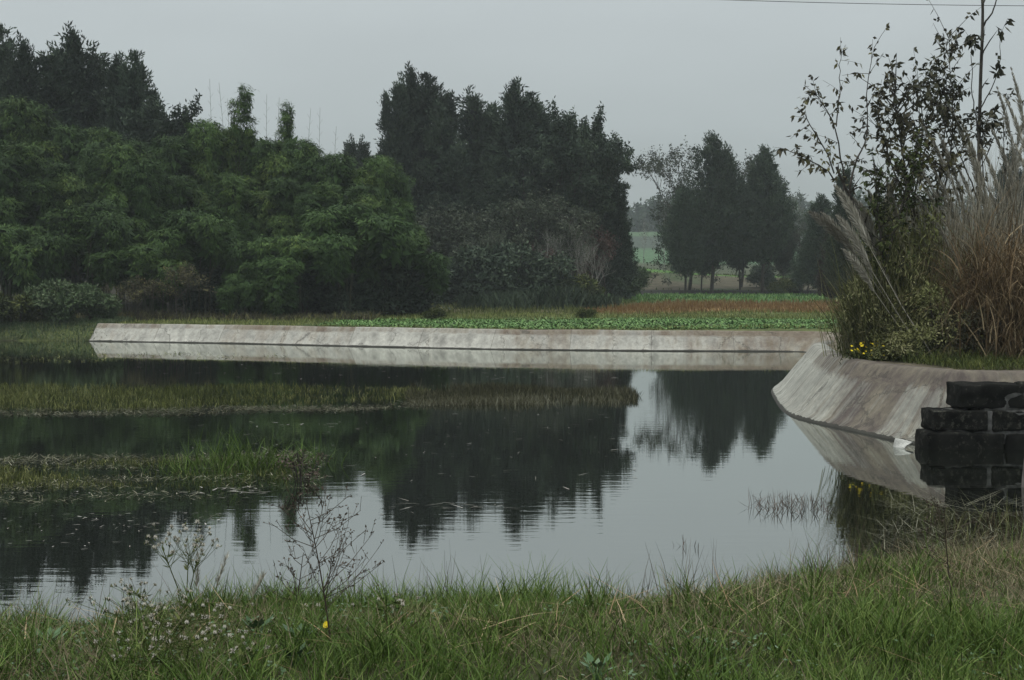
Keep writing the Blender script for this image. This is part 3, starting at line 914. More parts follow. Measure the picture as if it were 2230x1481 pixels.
for (v, px, top, Y, rz, wf, lb) in (
    (1, 872, 168, 86, 0.4, 0.62, 'cypress on the left flank of the tall middle group with a ragged outer side'),
    (3, 897, 138, 88, 2.0, 0.85, 'tallest cypress of the middle group'),
    (0, 932, 155, 87, 1.2, 0.95, 'cypress just right of the tallest tip in the middle group'),
    (2, 965, 245, 85, 1.2, 0.95, 'broad cypress filling the front of the middle group below the tallest tips'),
    (1, 1030, 197, 88, 3.0, 1.05, 'cypress with a short point at the dip between the two high tips'),
    (3, 1068, 220, 90, 4.1, 0.9, 'slim cypress left of the pointed right tip of the middle group'),
    (3, 1120, 166, 85, 5.0, 1.0, 'cypress with the sharp right tip of the middle group'),
    (0, 1152, 196, 86, 2.2, 1.0, 'cypress on the right shoulder of the sharp right tip'),
    (2, 1090, 330, 82, 0.6, 0.9, 'dark cypress low in the centre front of the middle group'),
    (2, 1200, 330, 83, 2.9, 0.95, 'dark cypress in front of the loose-leaved tree of the middle group'),
    (3, 1262, 330, 84, 1.0, 1.1, 'dark cypress between the loose-leaved tree and the right flank'),
    (0, 1238, 285, 88, 3.6, 1.0, 'dark cypress filling the skyline behind the two loose-leaved trees'),
    (0, 1290, 318, 87, 0.9, .65, 'dark cypress between the right loose-leaved tree and the sloping flank'),
    (1, 1318, 336, 85, 5.5, .95, 'cypress on the sloping right flank of the middle group'),
    (1, 1342, 398, 85, 2.7, .75, 'lowest cypress at the right end of the middle group')):
    tree_at(CYP[v], 14, 'cypress_tree', lb, 'tree', px, top, Y, rz, wf * 1.3, GM)
for (px, top, Y, lb) in ((768, 298, 95, 'small pointed cypress tip showing over the bamboo, left one of two'), (790, 300, 97, 'small pointed cypress tip showing over the bamboo, right one of two')):
    tree_at(CYP[1], 14, 'cypress_tree', lb, 'tree', px, top, Y, px, 1.0)
CYR = [cypress_model(31, 12, 2.7, 3, z0=2.6, n_spray=560, loose=0.6, b=.36, lo=.38), cypress_model(32, 12, 2.1, 1, z0=2.6, loose=0.4, b=.34, lo=.32), cypress_model(33, 9, 1.6, 2, z0=2.0, loose=0.8, b=.34, lo=.35)]
GR = 'cypresses of the small group right of the gap'
for (v, mh, px, top, Y, rz, wf, lb) in (
    (0, 12, 1552, 292, 105, 0.5, 1.0, 'broad dark cypress, tallest of the group right of the gap'),
    (1, 12, 1664, 319, 106, 2.0, 1.05, 'pointed dark cypress at the right of the group right of the gap'),
    (2, 9, 1494, 405, 104, 1.0, 1.0, 'small dark cypress at the left foot of the broad cypress'),
    (0, 12, 1610, 385, 108, 3.5, .65, 'dark cypress filling the space between the broad and the pointed cypress'),
    (2, 9, 1704, 440, 109, 4.0, .7, 'low dark cypress behind the right side of the pointed cypress'),
    (2, 9, 1530, 440, 107, 2.1, .8, 'low dark cypress in front of the trunk of the broad cypress')):
    tree_at(CYR[v], mh, 'cypress_tree', lb, 'tree', px, top, Y, rz, wf, GR)
tree_at(CYP[3], 14, 'cypress_tree', 'small dark green cypress behind the bare spreading tree at the far field', 'tree', 1788, 418, 98, 0.7, 1.5)
RUST = cypress_model(41, 8, 1.25, 1, z0=0.9, matn='cypress_red', n_spray=330, loose=0.5)
tree_at(RUST, 8, 'cypress_tree', 'rusty dark cypress column just left of the silver plume grass', 'tree', 1812, 474, 76, 0.7, 0.95)
tree_at(CYP[1], 14, 'cypress_tree', 'dark cypress top showing behind the leafy saplings above the plume grass', 'tree', 1842, 356, 70, 0.7, 0.95)
tree_at(CYP[2], 14, 'cypress_tree', 'hazy broad tree behind the tall reeds at the right edge', 'tree', 2195, 325, 120, 1.9, 1.0)
tree_at(CYP[0], 14, 'cypress_tree', 'hazy lower tree right of the other at the right edge', 'tree', 2250, 360, 118, 2.9, 1.1)

# loose-leaved and bare trees
T1 = twig_tree(51, 12, 5, 'cypress', 'bark', 70, 0.26, kids=(3, 4), rr=0.16, trunk=0.30)
T2 = twig_tree(52, 12, 5, 'greyleaf', 'bark', 15, 0.2, kids=(3, 4), rr=0.13, trunk=0.30)
T3 = twig_tree(53, 7, 4, 'greyleaf', 'palebark', 2, 0.2, stems=3, kids=(3, 4), rr=0.07, trunk=0.40, up=0.35)
T4 = twig_tree(54, 7, 5, 'greyleaf', 'bark', 10, 0.16, stems=2, kids=(3, 4), rr=0.08, trunk=0.32)
T5 = twig_tree(55, 5, 4, 'redtwig', 'bark', 6, 0.2, stems=2, kids=(3, 4), rr=0.05, trunk=0.34)
T7 = twig_tree(57, 5, 4, 'purple', 'bark', 7, 0.15, stems=2, kids=(3, 4), rr=0.04, trunk=0.34)
def heights(parts):
    co = []
    for _, me in parts:
        c = np.empty(len(me.vertices) * 3, dtype=np.float32)
        me.vertices.foreach_get('co', c)
        co.append(c.reshape(-1, 3)[:, 2].max())
    return max(co)
hT = [heights(p) for p in (T1, T2, T3, T4, T5, T7)]
for (P_, k, px, top, Y, rz, wf, lb) in (
    (T1, 0, 1178, 228, 84, 0.2, .8, 'loose-leaved tree left of two on the skyline of the middle group'),
    (T1, 0, 1262, 222, 83, 5.2, .75, 'loose-leaved tree right of two on the skyline of the middle group'),
    (T1, 0, 290, 185, 66, 1.0, 0.62, 'sparse light-leaved tree on the skyline between cypresses and bamboo'),
    (T2, 1, 1500, 292, 107, 1.1, 1.0, 'airy half bare tree leaning out left of the broad cypress'),
    (T2, 1, 1612, 322, 112, 3.2, 1.0, 'airy half bare tree showing between the broad and the pointed cypress'),
    (T4, 3, 985, 420, 77, 0.4, 1.25, 'grey-green twiggy tree in front of the middle cypresses, beside the bamboo'),
    (T4, 3, 1075, 480, 76, 2.2, 1.2, 'grey-green twiggy tree low in front of the middle cypresses, between two taller ones'),
    (T4, 3, 1165, 395, 78, 4.0, 1.15, 'tall grey-green twiggy tree in front of the sharp right tip'),
    (T4, 3, 1235, 470, 77, 5.1, 1.0, 'grey-green twiggy tree behind the pale bare stems'),
    (T3, 2, 1195, 470, 75, 0.3, 0.8, 'pale bare-stemmed tree, left of three at the foot of the middle group'),
    (T3, 2, 1255, 452, 76, 1.9, 0.75, 'pale bare-stemmed tree, middle of three at the foot of the middle group'),
    (T3, 2, 1292, 500, 75, 3.4, 0.7, 'pale bare-stemmed tree, right of three at the foot of the middle group'),
    (T5, 4, 1318, 478, 77, 0.9, 0.9, 'reddish small tree at the right foot of the middle group'),
    (T5, 4, 1170, 520, 75, 2.5, 0.8, 'reddish small tree among the pale bare stems'),
    (T7, 5, 385, 560, 48.2, 0.9, 1.3, 'dark twiggy dull-leaved shrub at the bamboo foot, right one of two'),
    (T7, 5, 300, 590, 48.0, 2.1, 1.3, 'dark twiggy dull-leaved shrub at the bamboo foot, nearer the pale bank bush'),
    (T2, 1, 1756, 478, 108, 2.2, 1.1, 'bare spreading dark tree standing in the far field'),
    (T2, 1, 1745, 405, 165, 0.7, 1.2, 'hazy pale round tree far behind the bare spreading tree')):
    tree_at(P_, hT[k], 'leafy_tree' if P_ is T1 else 'bare_tree' if P_ in (T2, T3) else 'twiggy_tree', lb, 'tree', px, top, Y, rz, wf)
# slim pale trees standing far off in the gap
T6 = twig_tree(56, 9, 3, 'greyleaf', 'palebark', 4, 0.35, kids=(3, 4), rr=0.07, trunk=0.5, up=0.6)
h6 = heights(T6)
for (px, top, Y, lb) in ((1400, 470, 180, 'slim hazy tree, leftmost in the gap between the tree groups'), (1447, 452, 172, 'slim hazy tree with a pale trunk in the gap, nearest the right group'),
                         (1424, 500, 205, 'slim hazy tree in the middle of the gap between the tree groups'), (1735, 500, 185, 'slim hazy tree with a pale trunk left of the bare spreading tree')):
    tree_at(T6, h6, 'slim_tree', lb, 'tree', px, top, Y, px, 0.8, 'slim far trees in the gaps')

# far wooded hills, one mass
r = np.random.default_rng(5)
Qs, Ts = [], []
for k in range(420):
    y = r.uniform(335, 520)
    x = r.uniform(-0.42, 0.46) * y
    h = r.uniform(6, 12)
    z = z1(x, y)
    n = 170
    u = randdir(r, n)
    cz = np.array([x, y, z + h * 0.5])
    P = cz + u * np.array([h * 0.32, h * 0.32, h * 0.52]) * (r.uniform(0.5, 1.05, n) * (1 - 0.25 * u[:, 2]))[:, None]
    Qs.append(leafq(P, randdir(r, n), u + randdir(r, n) * 0.5, r.uniform(1.0, 2.2, n), r.uniform(0.7, 1.4, n)))
    Ts.append(np.clip(r.uniform(0, 0.6) + r.uniform(0, 0.4, n), 0, 1))
o = link('far_woods', mesh_quads('far_woods', np.concatenate(Qs), [M['cypress']], np.concatenate(Ts)))
tag(o, 'far hazy wooded hill behind the fields', 'woods', kind='stuff')

# ------------------------------------------------------------------ the bamboo grove
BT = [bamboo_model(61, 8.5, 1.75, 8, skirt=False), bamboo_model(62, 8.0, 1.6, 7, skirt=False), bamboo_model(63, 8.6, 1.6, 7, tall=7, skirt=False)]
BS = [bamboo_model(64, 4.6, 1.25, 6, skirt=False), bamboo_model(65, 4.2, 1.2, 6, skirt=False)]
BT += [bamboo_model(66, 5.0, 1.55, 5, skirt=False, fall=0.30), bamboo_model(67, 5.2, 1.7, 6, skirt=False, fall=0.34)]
BH = {0: 8.6, 1: 8.1, 2: 10.4, 3: 5.0, 4: 5.2}
GB = 'bamboo clumps of the grove'
for (v, px, top, Y, rz, wf, lb) in (
    # back row
    (0, 25, 178, 62, 0.1, 0.95, 'highest bamboo clump, under the cypresses at the left edge'),
    (1, 135, 232, 62, 1.2, 0.9, 'back row bamboo clump below the tallest pointed cypress'),
    (0, 225, 246, 63, 2.1, 0.9, 'back row bamboo clump below the right end of the cypress row'),
    (1, 310, 268, 62, 3.0, 0.9, 'back row bamboo clump left of the sparse light-leaved tree'),
    (1, 392, 262, 61, 4.2, 0.9, 'back row bamboo clump at the foot of the sparse light-leaved tree'),
    (0, 452, 230, 62, 5.0, 0.8, 'back row bamboo clump with an upright tuft right of the sparse tree'),
    (2, 530, 212, 62, 0.7, 0.85, 'bamboo clump with the feathery shoot that stands highest in mid grove'),
    (2, 618, 246, 63, 1.8, 0.85, 'bamboo clump with a feathery shoot leaning right near the thin bare canes'),
    (0, 500, 246, 63, 1.1, 0.85, 'back row bamboo clump just left of the highest feathery shoot'),
    (1, 594, 266, 62, 2.7, 0.8, 'back row bamboo clump just left of the shoot that leans right'),
    (1, 575, 280, 63, 0.3, 0.95, 'back row bamboo clump between the two feathery shoots'),
    (1, 652, 268, 62.5, 4.9, 0.75, 'back row bamboo clump just right of the shoot that leans right'),
    (0, 680, 282, 62, 2.8, 0.85, 'back row bamboo clump below the tall thin bare canes'),
    (1, 750, 302, 61, 3.9, 0.9, 'back row bamboo clump under the two small cypress tips'),
    (0, 830, 312, 62, 4.8, 0.9, 'back row bamboo clump touching the left flank of the middle cypresses'),
    # middle row
    (1, -55, 300, 55, 0.5, 0.95, 'middle row bamboo clump cut by the left edge of the picture'),
    (0, 45, 278, 55, 1.6, 0.95, 'domed bamboo clump in the middle row near the left edge'),
    (1, 150, 318, 56, 2.6, 0.95, 'middle row bamboo clump in front of the back clumps under the pointed spire'),
    (0, 285, 284, 55, 3.4, 0.85, 'tall domed bamboo clump standing forward a third of the way along the grove'),
    (1, 395, 352, 56, 4.4, 0.95, 'middle row bamboo clump right of the tall forward dome'),
    (0, 500, 352, 56, 5.3, 0.9, 'middle row bamboo clump below the highest feathery shoot'),
    (1, 605, 356, 56, 0.2, 0.9, 'middle row bamboo clump below the shoot that leans right'),
    (0, 705, 372, 56, 1.3, 0.9, 'middle row bamboo clump left of the big rounded right end'),
    (1, 800, 372, 57, 2.3, 1.0, 'middle row bamboo clump above the big rounded right end'),
    # front
    (4, 20, 452, 50.5, 2.2, 1.1, 'low front bamboo clump at the left edge above the bank bush'),
    (3, 205, 420, 51, 0.8, 1.0, 'front bamboo clump with long drapes behind the pale bank bush'),
    (4, 330, 500, 50, 2.2, 1.3, 'dark front bamboo clump above the left end of the concrete'),
    (3, 435, 440, 51, 3.1, 1.05, 'front bamboo clump draped half way along the grove'),
    (4, 640, 480, 50.5, 5.0, 1.2, 'front bamboo clump between the half way drape and the rounded end'),
    (3, 760, 425, 52, 1.4, 1.15, 'big rounded dark bamboo clump at the right end of the grove'),
    (4, 865, 470, 54, 0.6, 1.05, 'bamboo clump sloping down to the field at the right end of the grove')):
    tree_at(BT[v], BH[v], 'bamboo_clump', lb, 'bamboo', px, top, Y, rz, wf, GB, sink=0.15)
for (v, mh, px, top, Y, rz, lb) in (
    (0, 4.7, 535, 545, 49.2, 0.5, 'small pointed bamboo clump at the front foot of the grove, left of a pair'),
    (1, 4.3, 602, 566, 49, 1.5, 'small pointed bamboo clump at the front foot of the grove, right of a pair'),
    ):
    tree_at(BS[v], mh, 'bamboo_clump', lb, 'bamboo', px, top, Y, rz, 1.0, GB, sink=0.15)
# thin bare canes above the grove
for (px, top, Y, lean) in ((462, 172, 63, -0.15), (482, 180, 63, -0.5), (500, 215, 63, -0.2), (585, 205, 64, 0.1), (612, 212, 64, 0.25), (680, 236, 63, 0.4), (700, 234, 63, 0.15), (735, 275, 63, 0.3)):
    x, y, z = spot(px, Y)
    h = A(px, top, Y)[2] - z
    s = np.linspace(0, 1, 8)
    q = tube(np.stack([-lean + lean * s ** 2, 0 * s, h * s], 1), np.linspace(0.016, 0.005, 8), 4)
    for k in range(6):
        zz = h * (0.80 + 0.03 * k)
        q = np.concatenate([q, tube([(-lean + lean * (zz / h) ** 2, 0, zz), (-lean + lean * (zz / h) ** 2 + 0.14 * (-1) ** k, 0.05, zz + 0.22)], [0.005, 0.003], 3)])
    o = link('bamboo_cane', mesh_quads('bamboo_cane', q, [M['culm']]), None, (x, y, z))
    tag(o, 'thin bare bamboo cane standing up above the grove against the sky', 'bamboo', 'bare canes above the grove')

# ------------------------------------------------------------------ bushes
BU = [bush_model(71, 2.2, 1.4, 'bushleaf', 9000, 0.15), bush_model(72, 2.0, 1.6, 'cypress', 7000, 0.16), bush_model(73, 1.3, 0.7, 'olive', 4000, 0.12)]
for (v, px, Y, s, rz, lb) in (
    (0, 125, 46.2, 1.0, 0.2, 'pale grey-green bush on the left bank, left of a pair'),
    (0, 205, 46.4, 0.9, 2.0, 'pale grey-green bush on the left bank where the concrete begins'),
    (2, 40, 46.2, 1.4, 0.4, 'low green bush on the grassy bank at the left edge'),
    (1, 975, 72, 1.6, 0.8, 'dark undergrowth bush between bamboo and middle cypresses'),
    (1, 1040, 72, 1.9, 1.8, 'dark undergrowth bush below the tallest middle cypress'),
    (1, 1110, 73, 2.0, 2.9, 'dark undergrowth bush below the sharp right tip'),
    (1, 1180, 73, 1.7, 3.7, 'dark undergrowth bush left of the pale bare stems'),
    (1, 480, 52.5, 1.3, 0.5, 'dark undergrowth bush below the half way bamboo drape'),
    (1, 665, 52.5, 1.4, 1.1, 'dark undergrowth bush under the bamboo right of the small pointed pair'),
    (1, 740, 54, 1.5, 2.2, 'dark undergrowth bush under the big rounded bamboo clump'),
    (1, 815, 54, 1.4, 3.3, 'dark undergrowth bush under the right end of the bamboo grove'),
    (1, 890, 56, 1.6, 4.1, 'dark undergrowth bush just past the right end of the bamboo grove'),
    (2, 1255, 74, 2.2, 0.3, 'low olive bush under the pale bare stems'),
    (1, 1335, 84, 1.2, 4.4, 'dark bush at the right end of the middle cypresses'),
    (0, 1378, 92, 1.4, 5.4, 'pale flowering bush in the gap beside the middle cypresses'),
    (2, 1278, 49.5, 0.55, 1.0, 'small yellow-green bush alone behind the green crops'),
    (2, 945, 48.5, 0.6, 2.0, 'small yellow-green bush at the edge of the bamboo and the crops'),
    (1, 1665, 112, 1.2, 0.2, 'dark bush on the terrace behind the pointed cypress trunk'),
    (1, 1745, 106, 1.3, 1.2, 'dark bush on the terrace below the bare spreading tree'),
    (2, 1700, 105, 1.5, 2.2, 'low olive bush on the terrace left of the rusty cypress')):
    x, y, z = spot(px, Y)
    dup(BU[v], 'bush', lb, 'bush', (x, y, z - 0.05), rz, (s, s, s))
# dark reed tufts in the field
rt = np.random.default_rng(8)
n = 420
B = np.stack([rt.normal(size=n) * 0.28, rt.normal(size=n) * 0.2, np.zeros(n)], 1)
RT = mesh_quads('leaves', blades(B, rt.uniform(0, 6.28, n), rt.uniform(0.05, 0.5, n), rt.uniform(0.4, 0.85, n), 0.035, rt.uniform(0.1, 0.7, n)), [M['cypress']], np.tile(rt.uniform(0.2, 1, n), 3))
for (px, Y, s, lb) in ((1040, 62, 1.1, 'dark reed tuft in the grey field, leftmost of the row'), (1105, 61, 1.4, 'dark reed tuft in the grey field, second from the left'), (1160, 62, 1.3, 'dark reed tuft in the grey field, third from the left'),
                       (1222, 61, 1.7, 'largest dark reed tuft in the grey field, fourth from the left'), (1290, 64, 1.1, 'dark reed tuft in the grey field, fifth from the left'), (1330, 66, 1.0, 'dark reed tuft in the grey field at the right end of the row')):
    x, y, z = spot(px, Y)
    o = link('reed_tuft', RT, None, (x, y, z - 0.03))
    o.scale, o.rotation_euler = (s * 1.4, s, s), (0, 0, px)
    tag(o, lb, 'reeds', 'dark reed tufts in the field')

# ------------------------------------------------------------------ crops and field grass
def scatter(r, x0, x1, y0, y1, n, keep):
    x, y = r.uniform(x0, x1, n), r.uniform(y0, y1, n)
    k = keep(x, y)
    x, y = x[k], y[k]
    return np.stack([x, y, zg(x, y)], 1)
r = np.random.default_rng(9)
P = scatter(r, -6.3, 18, 40.2, 51, 13500, lambda x, y: (y + 0.8 * noise2(x, y, 0.25, 9) < 50.3) & (pond_field(x, y)[0] > 0.85 + 0.2 * noise2(x, y, 1.0, 2)) & (noise2(x, y, 1.6, 3) + 0.5 * np.sin(5.2 * (y + 0.15 * x)) + r.uniform(-.6, .6, len(x)) > -0.30) & (x < 9.5 + 0.3 * (y - 40)))
i = np.repeat(np.arange(len(P)), 6)
n = len(i)
az = r.uniform(0, 6.28, n)
D = np.stack([np.cos(az), np.sin(az), r.uniform(0.05, 0.7, n)], 1)
Q = leafq(P[i] + r.normal(size=(n, 3)) * np.array([0.05, 0.05, 0]), D, np.stack([-np.cos(az) * .5, -np.sin(az) * .5, np.ones(n)], 1), r.uniform(0.07, 0.15, n), r.uniform(0.04, 0.08, n))
tag(link('crop_plants', mesh_quads('crop_plants', Q, [M['crop']], r.uniform(0, 1, n))), 'rows of bright green leafy crops behind the far concrete bank', 'crops', kind='stuff')
def grass_stuff(name, P, m, L, wd, lean, bend, seed, label, cat, nseg=2, tint=None):
    r = np.random.default_rng(seed)
    n = len(P)
    Q = blades(P, r.uniform(0, 6.28, n), r.uniform(*lean, n), r.uniform(*L, n) * np.clip(.85 + .5 * noise2(P[:, 0], P[:, 1] * 1.6, 1.3, seed + 7), .4, 1.5), r.uniform(*wd, n), r.uniform(*bend, n), nseg, r.uniform(0, 6.28, n))
    tt = np.tile(r.uniform(0, 1, n) if tint is None else np.clip(tint + r.uniform(-0.45, 0.45, n), 0, 1), nseg)
    return tag(link(name, mesh_quads(name, Q, [m], tt)), label, cat, kind='stuff')
P = scatter(r, -17, 17, 40.3, 56, 60000, lambda x, y: ((y < 41.4) | (y > 48.2) | (x < -6)) & (noise2(x, y, 1.2, 5) + r.uniform(-.8, .8, len(x)) > -0.2) & ~((x < -5.5) & (y > 48.5)) & (pond_field(x, y)[0] > 0.55))
grass_stuff('field_grass', P, M['fieldgrass'], (0.06, 0.20), (0.02, 0.04), (0, 0.7), (0, 0.8), 1, 'olive grass along the far bank and behind the crops', 'grass')
P = scatter(r, -6, 27, 55, 77, 42000, lambda x, y: (noise2(x, y, 0.9, 6) + r.uniform(-.7, .7, len(x)) > -0.1))
k = P[:, 0] - 2.0 * noise2(P[:, 0], P[:, 1], 0.25, 9) > 4.2 + (P[:, 1] - 56) * 0.14
grass_stuff('stubble', P[k], M['tan'], (0.12, 0.36), (0.02, 0.05), (0, 0.5), (0, 0.4), 2, 'orange-brown strip of dry stubble behind the crops', 'stubble')
grass_stuff('field_grass', P[~k], M['fieldgrass'], (0.10, 0.35), (0.02, 0.05), (0, 0.6), (0, 0.5), 3, 'grey-brown grass strip in front of the middle trees', 'grass')
P = scatter(r, -2, 40, 77, 104, 22000, lambda x, y: noise2(x, y, 0.6, 6) + r.uniform(-.7, .7, len(x)) > -0.1)
grass_stuff('crop_plants', P, M['crop'], (0.10, 0.28), (0.05, 0.11), (0.1, 0.9), (0, 0.6), 4, 'far green strip of crops in front of the trees', 'crops')
P = scatter(r, -2, 45, 104, 150, 14000, lambda x, y: ((y > 121) | (y < 108)) & (noise2(x, y, 0.35, 7) + r.uniform(-.7, .7, len(x)) > 0.0))
grass_stuff('field_grass', P, M['olive'], (0.10, 0.30), (0.05, 0.11), (0.1, 0.7), (0, 0.6), 5, 'rough grass on the terrace under the far trees', 'grass')
P = scatter(r, -22, -13.6, 44, 49, 30000, lambda x, y: (pond_field(x, y)[0] > 0.02))
grass_stuff('bank_grass', P, M['bushleaf'], (0.06, 0.25), (0.015, 0.035), (0.1, 0.9), (0.2, 1.2), 6, 'rough grass on the earth bank at the left', 'grass')
# dark litter and low growth under the bamboo
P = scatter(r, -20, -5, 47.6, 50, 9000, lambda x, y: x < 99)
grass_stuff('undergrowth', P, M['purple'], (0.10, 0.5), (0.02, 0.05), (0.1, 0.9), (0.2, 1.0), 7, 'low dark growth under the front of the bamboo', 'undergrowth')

# ------------------------------------------------------------------ right bank: saplings, plume grass, bushes
def twigs_with_leaves(r, stem, radius, n_tw, tl, leaves, ls, droop=0.7, s0=0.3, spread=1.0, tipleaf=True):
    """side twigs along a stem, leaves hanging from them -> tube quads, leaf quads"""
    stem = np.asarray(stem)
    seg = np.concatenate([[0], np.cumsum(np.linalg.norm(np.diff(stem, axis=0), axis=1))])
    at_ = lambda s: np.array([np.interp(s * seg[-1], seg, stem[:, c]) for c in range(3)])
    tb, LP, LD = [], [], []
    for k in range(n_tw):
        s = s0 + (1 - s0) * r.uniform(0, 1)
        p = at_(s)
        d0 = unit(at_(min(1, s + 0.05)) - at_(max(0, s - 0.05)))
        d = unit(d0 * 0.7 + r.normal(size=3) * 0.55 * spread + np.array([0, 0, 0.15]))
        L = r.uniform(0.4, 1.0) * tl
        q = [p, p + d * L * 0.5, p + d * L + np.array([0, 0, -0.08 * L])]
        tb.append(tube(q, [radius * 0.35, radius * 0.25, 0.0025], 3))
        for j in range(leaves):
            f = r.uniform(0.15, 1.0)
            LP.append(p + d * L * f)
            LD.append(d * 0.4 + r.normal(size=3) * 0.55 - np.array([0, 0, droop]))
    if tipleaf:
        for j in range(6):
            LP.append(at_(r.uniform(0.9, 1.0)))
            LD.append(r.normal(size=3) * 0.6 - np.array([0, 0, 0.3]))
    LP, LD = np.array(LP), np.array(LD)
    n = len(LP)
    Q = leafq(LP, LD, randdir(r, n), r.uniform(0.7, 1.25, n) * ls, r.uniform(0.34, 0.52, n) * ls) if n else np.zeros((0, 4, 3))
    return np.concatenate(tb + [np.zeros((0, 4, 3))]), Q
def bend_line(pxs, Ys, m=14):
    p = np.array([A(a, b_, Y) for (a, b_), Y in zip(pxs, Ys)])
    s = np.linspace(0, len(p) - 1, m)
    return np.stack([np.interp(s, np.arange(len(p)), p[:, c]) for c in range(3)], 1)
def sapling(name, label, base_px, Y, stems, seed, leafm='purple', bark='bark', cat='tree'):
    """stems: (pixel polyline, distances, base radius, tip radius, twigs, twig length, leaves per twig, leaf size, from share s0)"""
    r = np.random.default_rng(seed)
    x, y, z = spot(base_px, Y)
    t = thing(name, label, cat, (x, y, z))
    o_ = np.array([x, y, z])
    TB, LQ = [], []
    for (pxs, Ys, r0, r1, ntw, tl, lv, ls, s0) in stems:
        ln = bend_line(pxs, Ys)
        ln = ln + np.cumsum(r.normal(size=ln.shape) * 0.012, axis=0)
        ln[0] = ln[0] - np.array([0, 0, 0.1])
        TB.append(tube(ln - o_, np.linspace(r0, r1, len(ln)), 6))
        a_, b_ = twigs_with_leaves(r, ln - o_, r0, ntw, tl, lv, ls, s0=s0)
        TB.append(a_)
        LQ.append(b_)
    link('trunk', mesh_quads('trunk', np.concatenate(TB), [M[bark]], smooth=True), t)
    Q = np.concatenate(LQ)
    if len(Q):
        n = len(Q)
        zz = Q[:, 0, 2]
        T = np.clip(0.35 + 0.45 * noise2(Q[:, 0, 0], zz, 1.6, seed) + 0.25 * r.uniform(-1, 1, n), 0, 1)
        link('crown', mesh_quads('crown', Q, [M[leafm]], T), t)
    return t
sapling('sapling_tree', 'leafy multi-stemmed sapling with thin branches reaching out left over the water', 1968, 21.2, [
    ([(1968, 775), (1974, 640), (1930, 570), (1883, 505), (1845, 420), (1818, 366)], [21.2, 21.1, 21, 20.9, 20.8, 20.7], .045, .018, 6, .4, 3, .09, .6),
    ([(1838, 400), (1838, 356), (1820, 254), (1790, 205), (1754, 166)], [20.8, 20.8, 20.7, 20.6, 20.5], .016, .003, 12, .45, 6, .10, .15),
    ([(1820, 260), (1830, 185), (1842, 102)], [20.7, 20.8, 20.9], .010, .003, 9, .35, 5, .10, .15),
    ([(1818, 368), (1785, 310), (1745, 250), (1722, 236)], [20.7, 20.5, 20.3, 20.2], .012, .003, 11, .4, 6, .10, .1),
    ([(1815, 376), (1760, 352), (1722, 336), (1682, 324)], [20.7, 20.4, 20.1, 19.9], .012, .003, 13, .35, 6, .12, .05),
    ([(1850, 420), (1858, 356), (1885, 302), (1880, 178), (1897, 102)], [20.9, 21, 21.1, 21.1, 21.2], .018, .003, 16, .5, 6, .10, .2)], 81)
sapling('sapling_tree', 'leafy sapling with dense dark purple-green leaves in the middle of the plume grass', 2000, 21.6, [
    ([(2000, 775), (2005, 600), (1985, 450), (1965, 320), (1945, 160)], [21.6, 21.6, 21.5, 21.5, 21.4], .04, .004, 52, .95, 9, .12, .42),
    ([(2004, 620), (2030, 480), (2050, 330), (2062, 200)], [21.6, 21.7, 21.8, 21.9], .03, .004, 52, .95, 9, .12, .35),
    ([(2030, 480), (2075, 360), (2082, 210), (2078, 75)], [21.7, 21.8, 21.9, 22], .02, .003, 48, .9, 9, .12, .25),
    ([(1985, 450), (1940, 350), (1915, 270), (1900, 220)], [21.5, 21.4, 21.3, 21.3], .016, .003, 34, .75, 9, .12, .2),
    ([(1990, 470), (2000, 360), (2010, 250), (2000, 190)], [21.5, 21.6, 21.6, 21.6], .018, .003, 48, .9, 9, .12, .25)], 82)
sapling('sapling_tree', 'sapling with yellow-green leaves low on the left of the plume grass', 1925, 20.9, [
    ([(1935, 775), (1930, 600), (1915, 480), (1905, 370)], [20.9, 20.9, 20.8, 20.8], .028, .004, 60, .7, 9, .10, .35),
    ([(1928, 580), (1960, 470), (1985, 400), (1995, 345)], [20.9, 20.9, 21, 21], .02, .004, 50, .7, 9, .10, .3)], 83, leafm='olive')
sapling('pole_tree', 'tall thin almost bare tree with few leaf bunches, reaching out of the top', 2128, 22.4, [
    ([(2128, 785), (2126, 560), (2131, 350), (2138, 70), (2134, -60), (2138, -190)], [22.4] * 6, .042, .014, 16, .7, 1, .10, .4),
    ([(2138, 72), (2160, 20), (2182, -40)], [22.4, 22.3, 22.2], .018, .006, 2, .3, 0, .1, .4),
    ([(2132, 300), (2112, 200), (2112, 85)], [22.4, 22.3, 22.3], .012, .004, 4, .25, 8, .15, .75),
    ([(2134, 250), (2160, 200), (2182, 140), (2189, 60)], [22.4, 22.2, 22.1, 22], .012, .003, 4, .3, 7, .15, .45),
    ([(2133, 330), (2160, 260), (2175, 235)], [22.4, 22.3, 22.2], .012, .004, 7, .4, 8, .15, .35),
    ([(2131, 420), (2085, 320), (2045, 235), (2042, 130)], [22.4, 22.3, 22.3, 22.2], .012, .004, 10, .4, 7, .105, .3),
    ([(2131, 380), (2170, 300), (2200, 200)], [22.4, 22.4, 22.4], .010, .003, 10, .4, 3, .10, .3)], 84)
sapling('sapling_tree', 'thin leafy sapling at the far right among the tall reeds', 2180, 23.0, [
    ([(2175, 785), (2170, 600), (2150, 400), (2140, 270)], [23] * 4, .03, .004, 30, .5, 7, .105, .5),
    ([(2168, 560), (2200, 420), (2190, 260)], [23, 23, 22.9], .02, .004, 14, .5, 3, .10, .4)], 85)

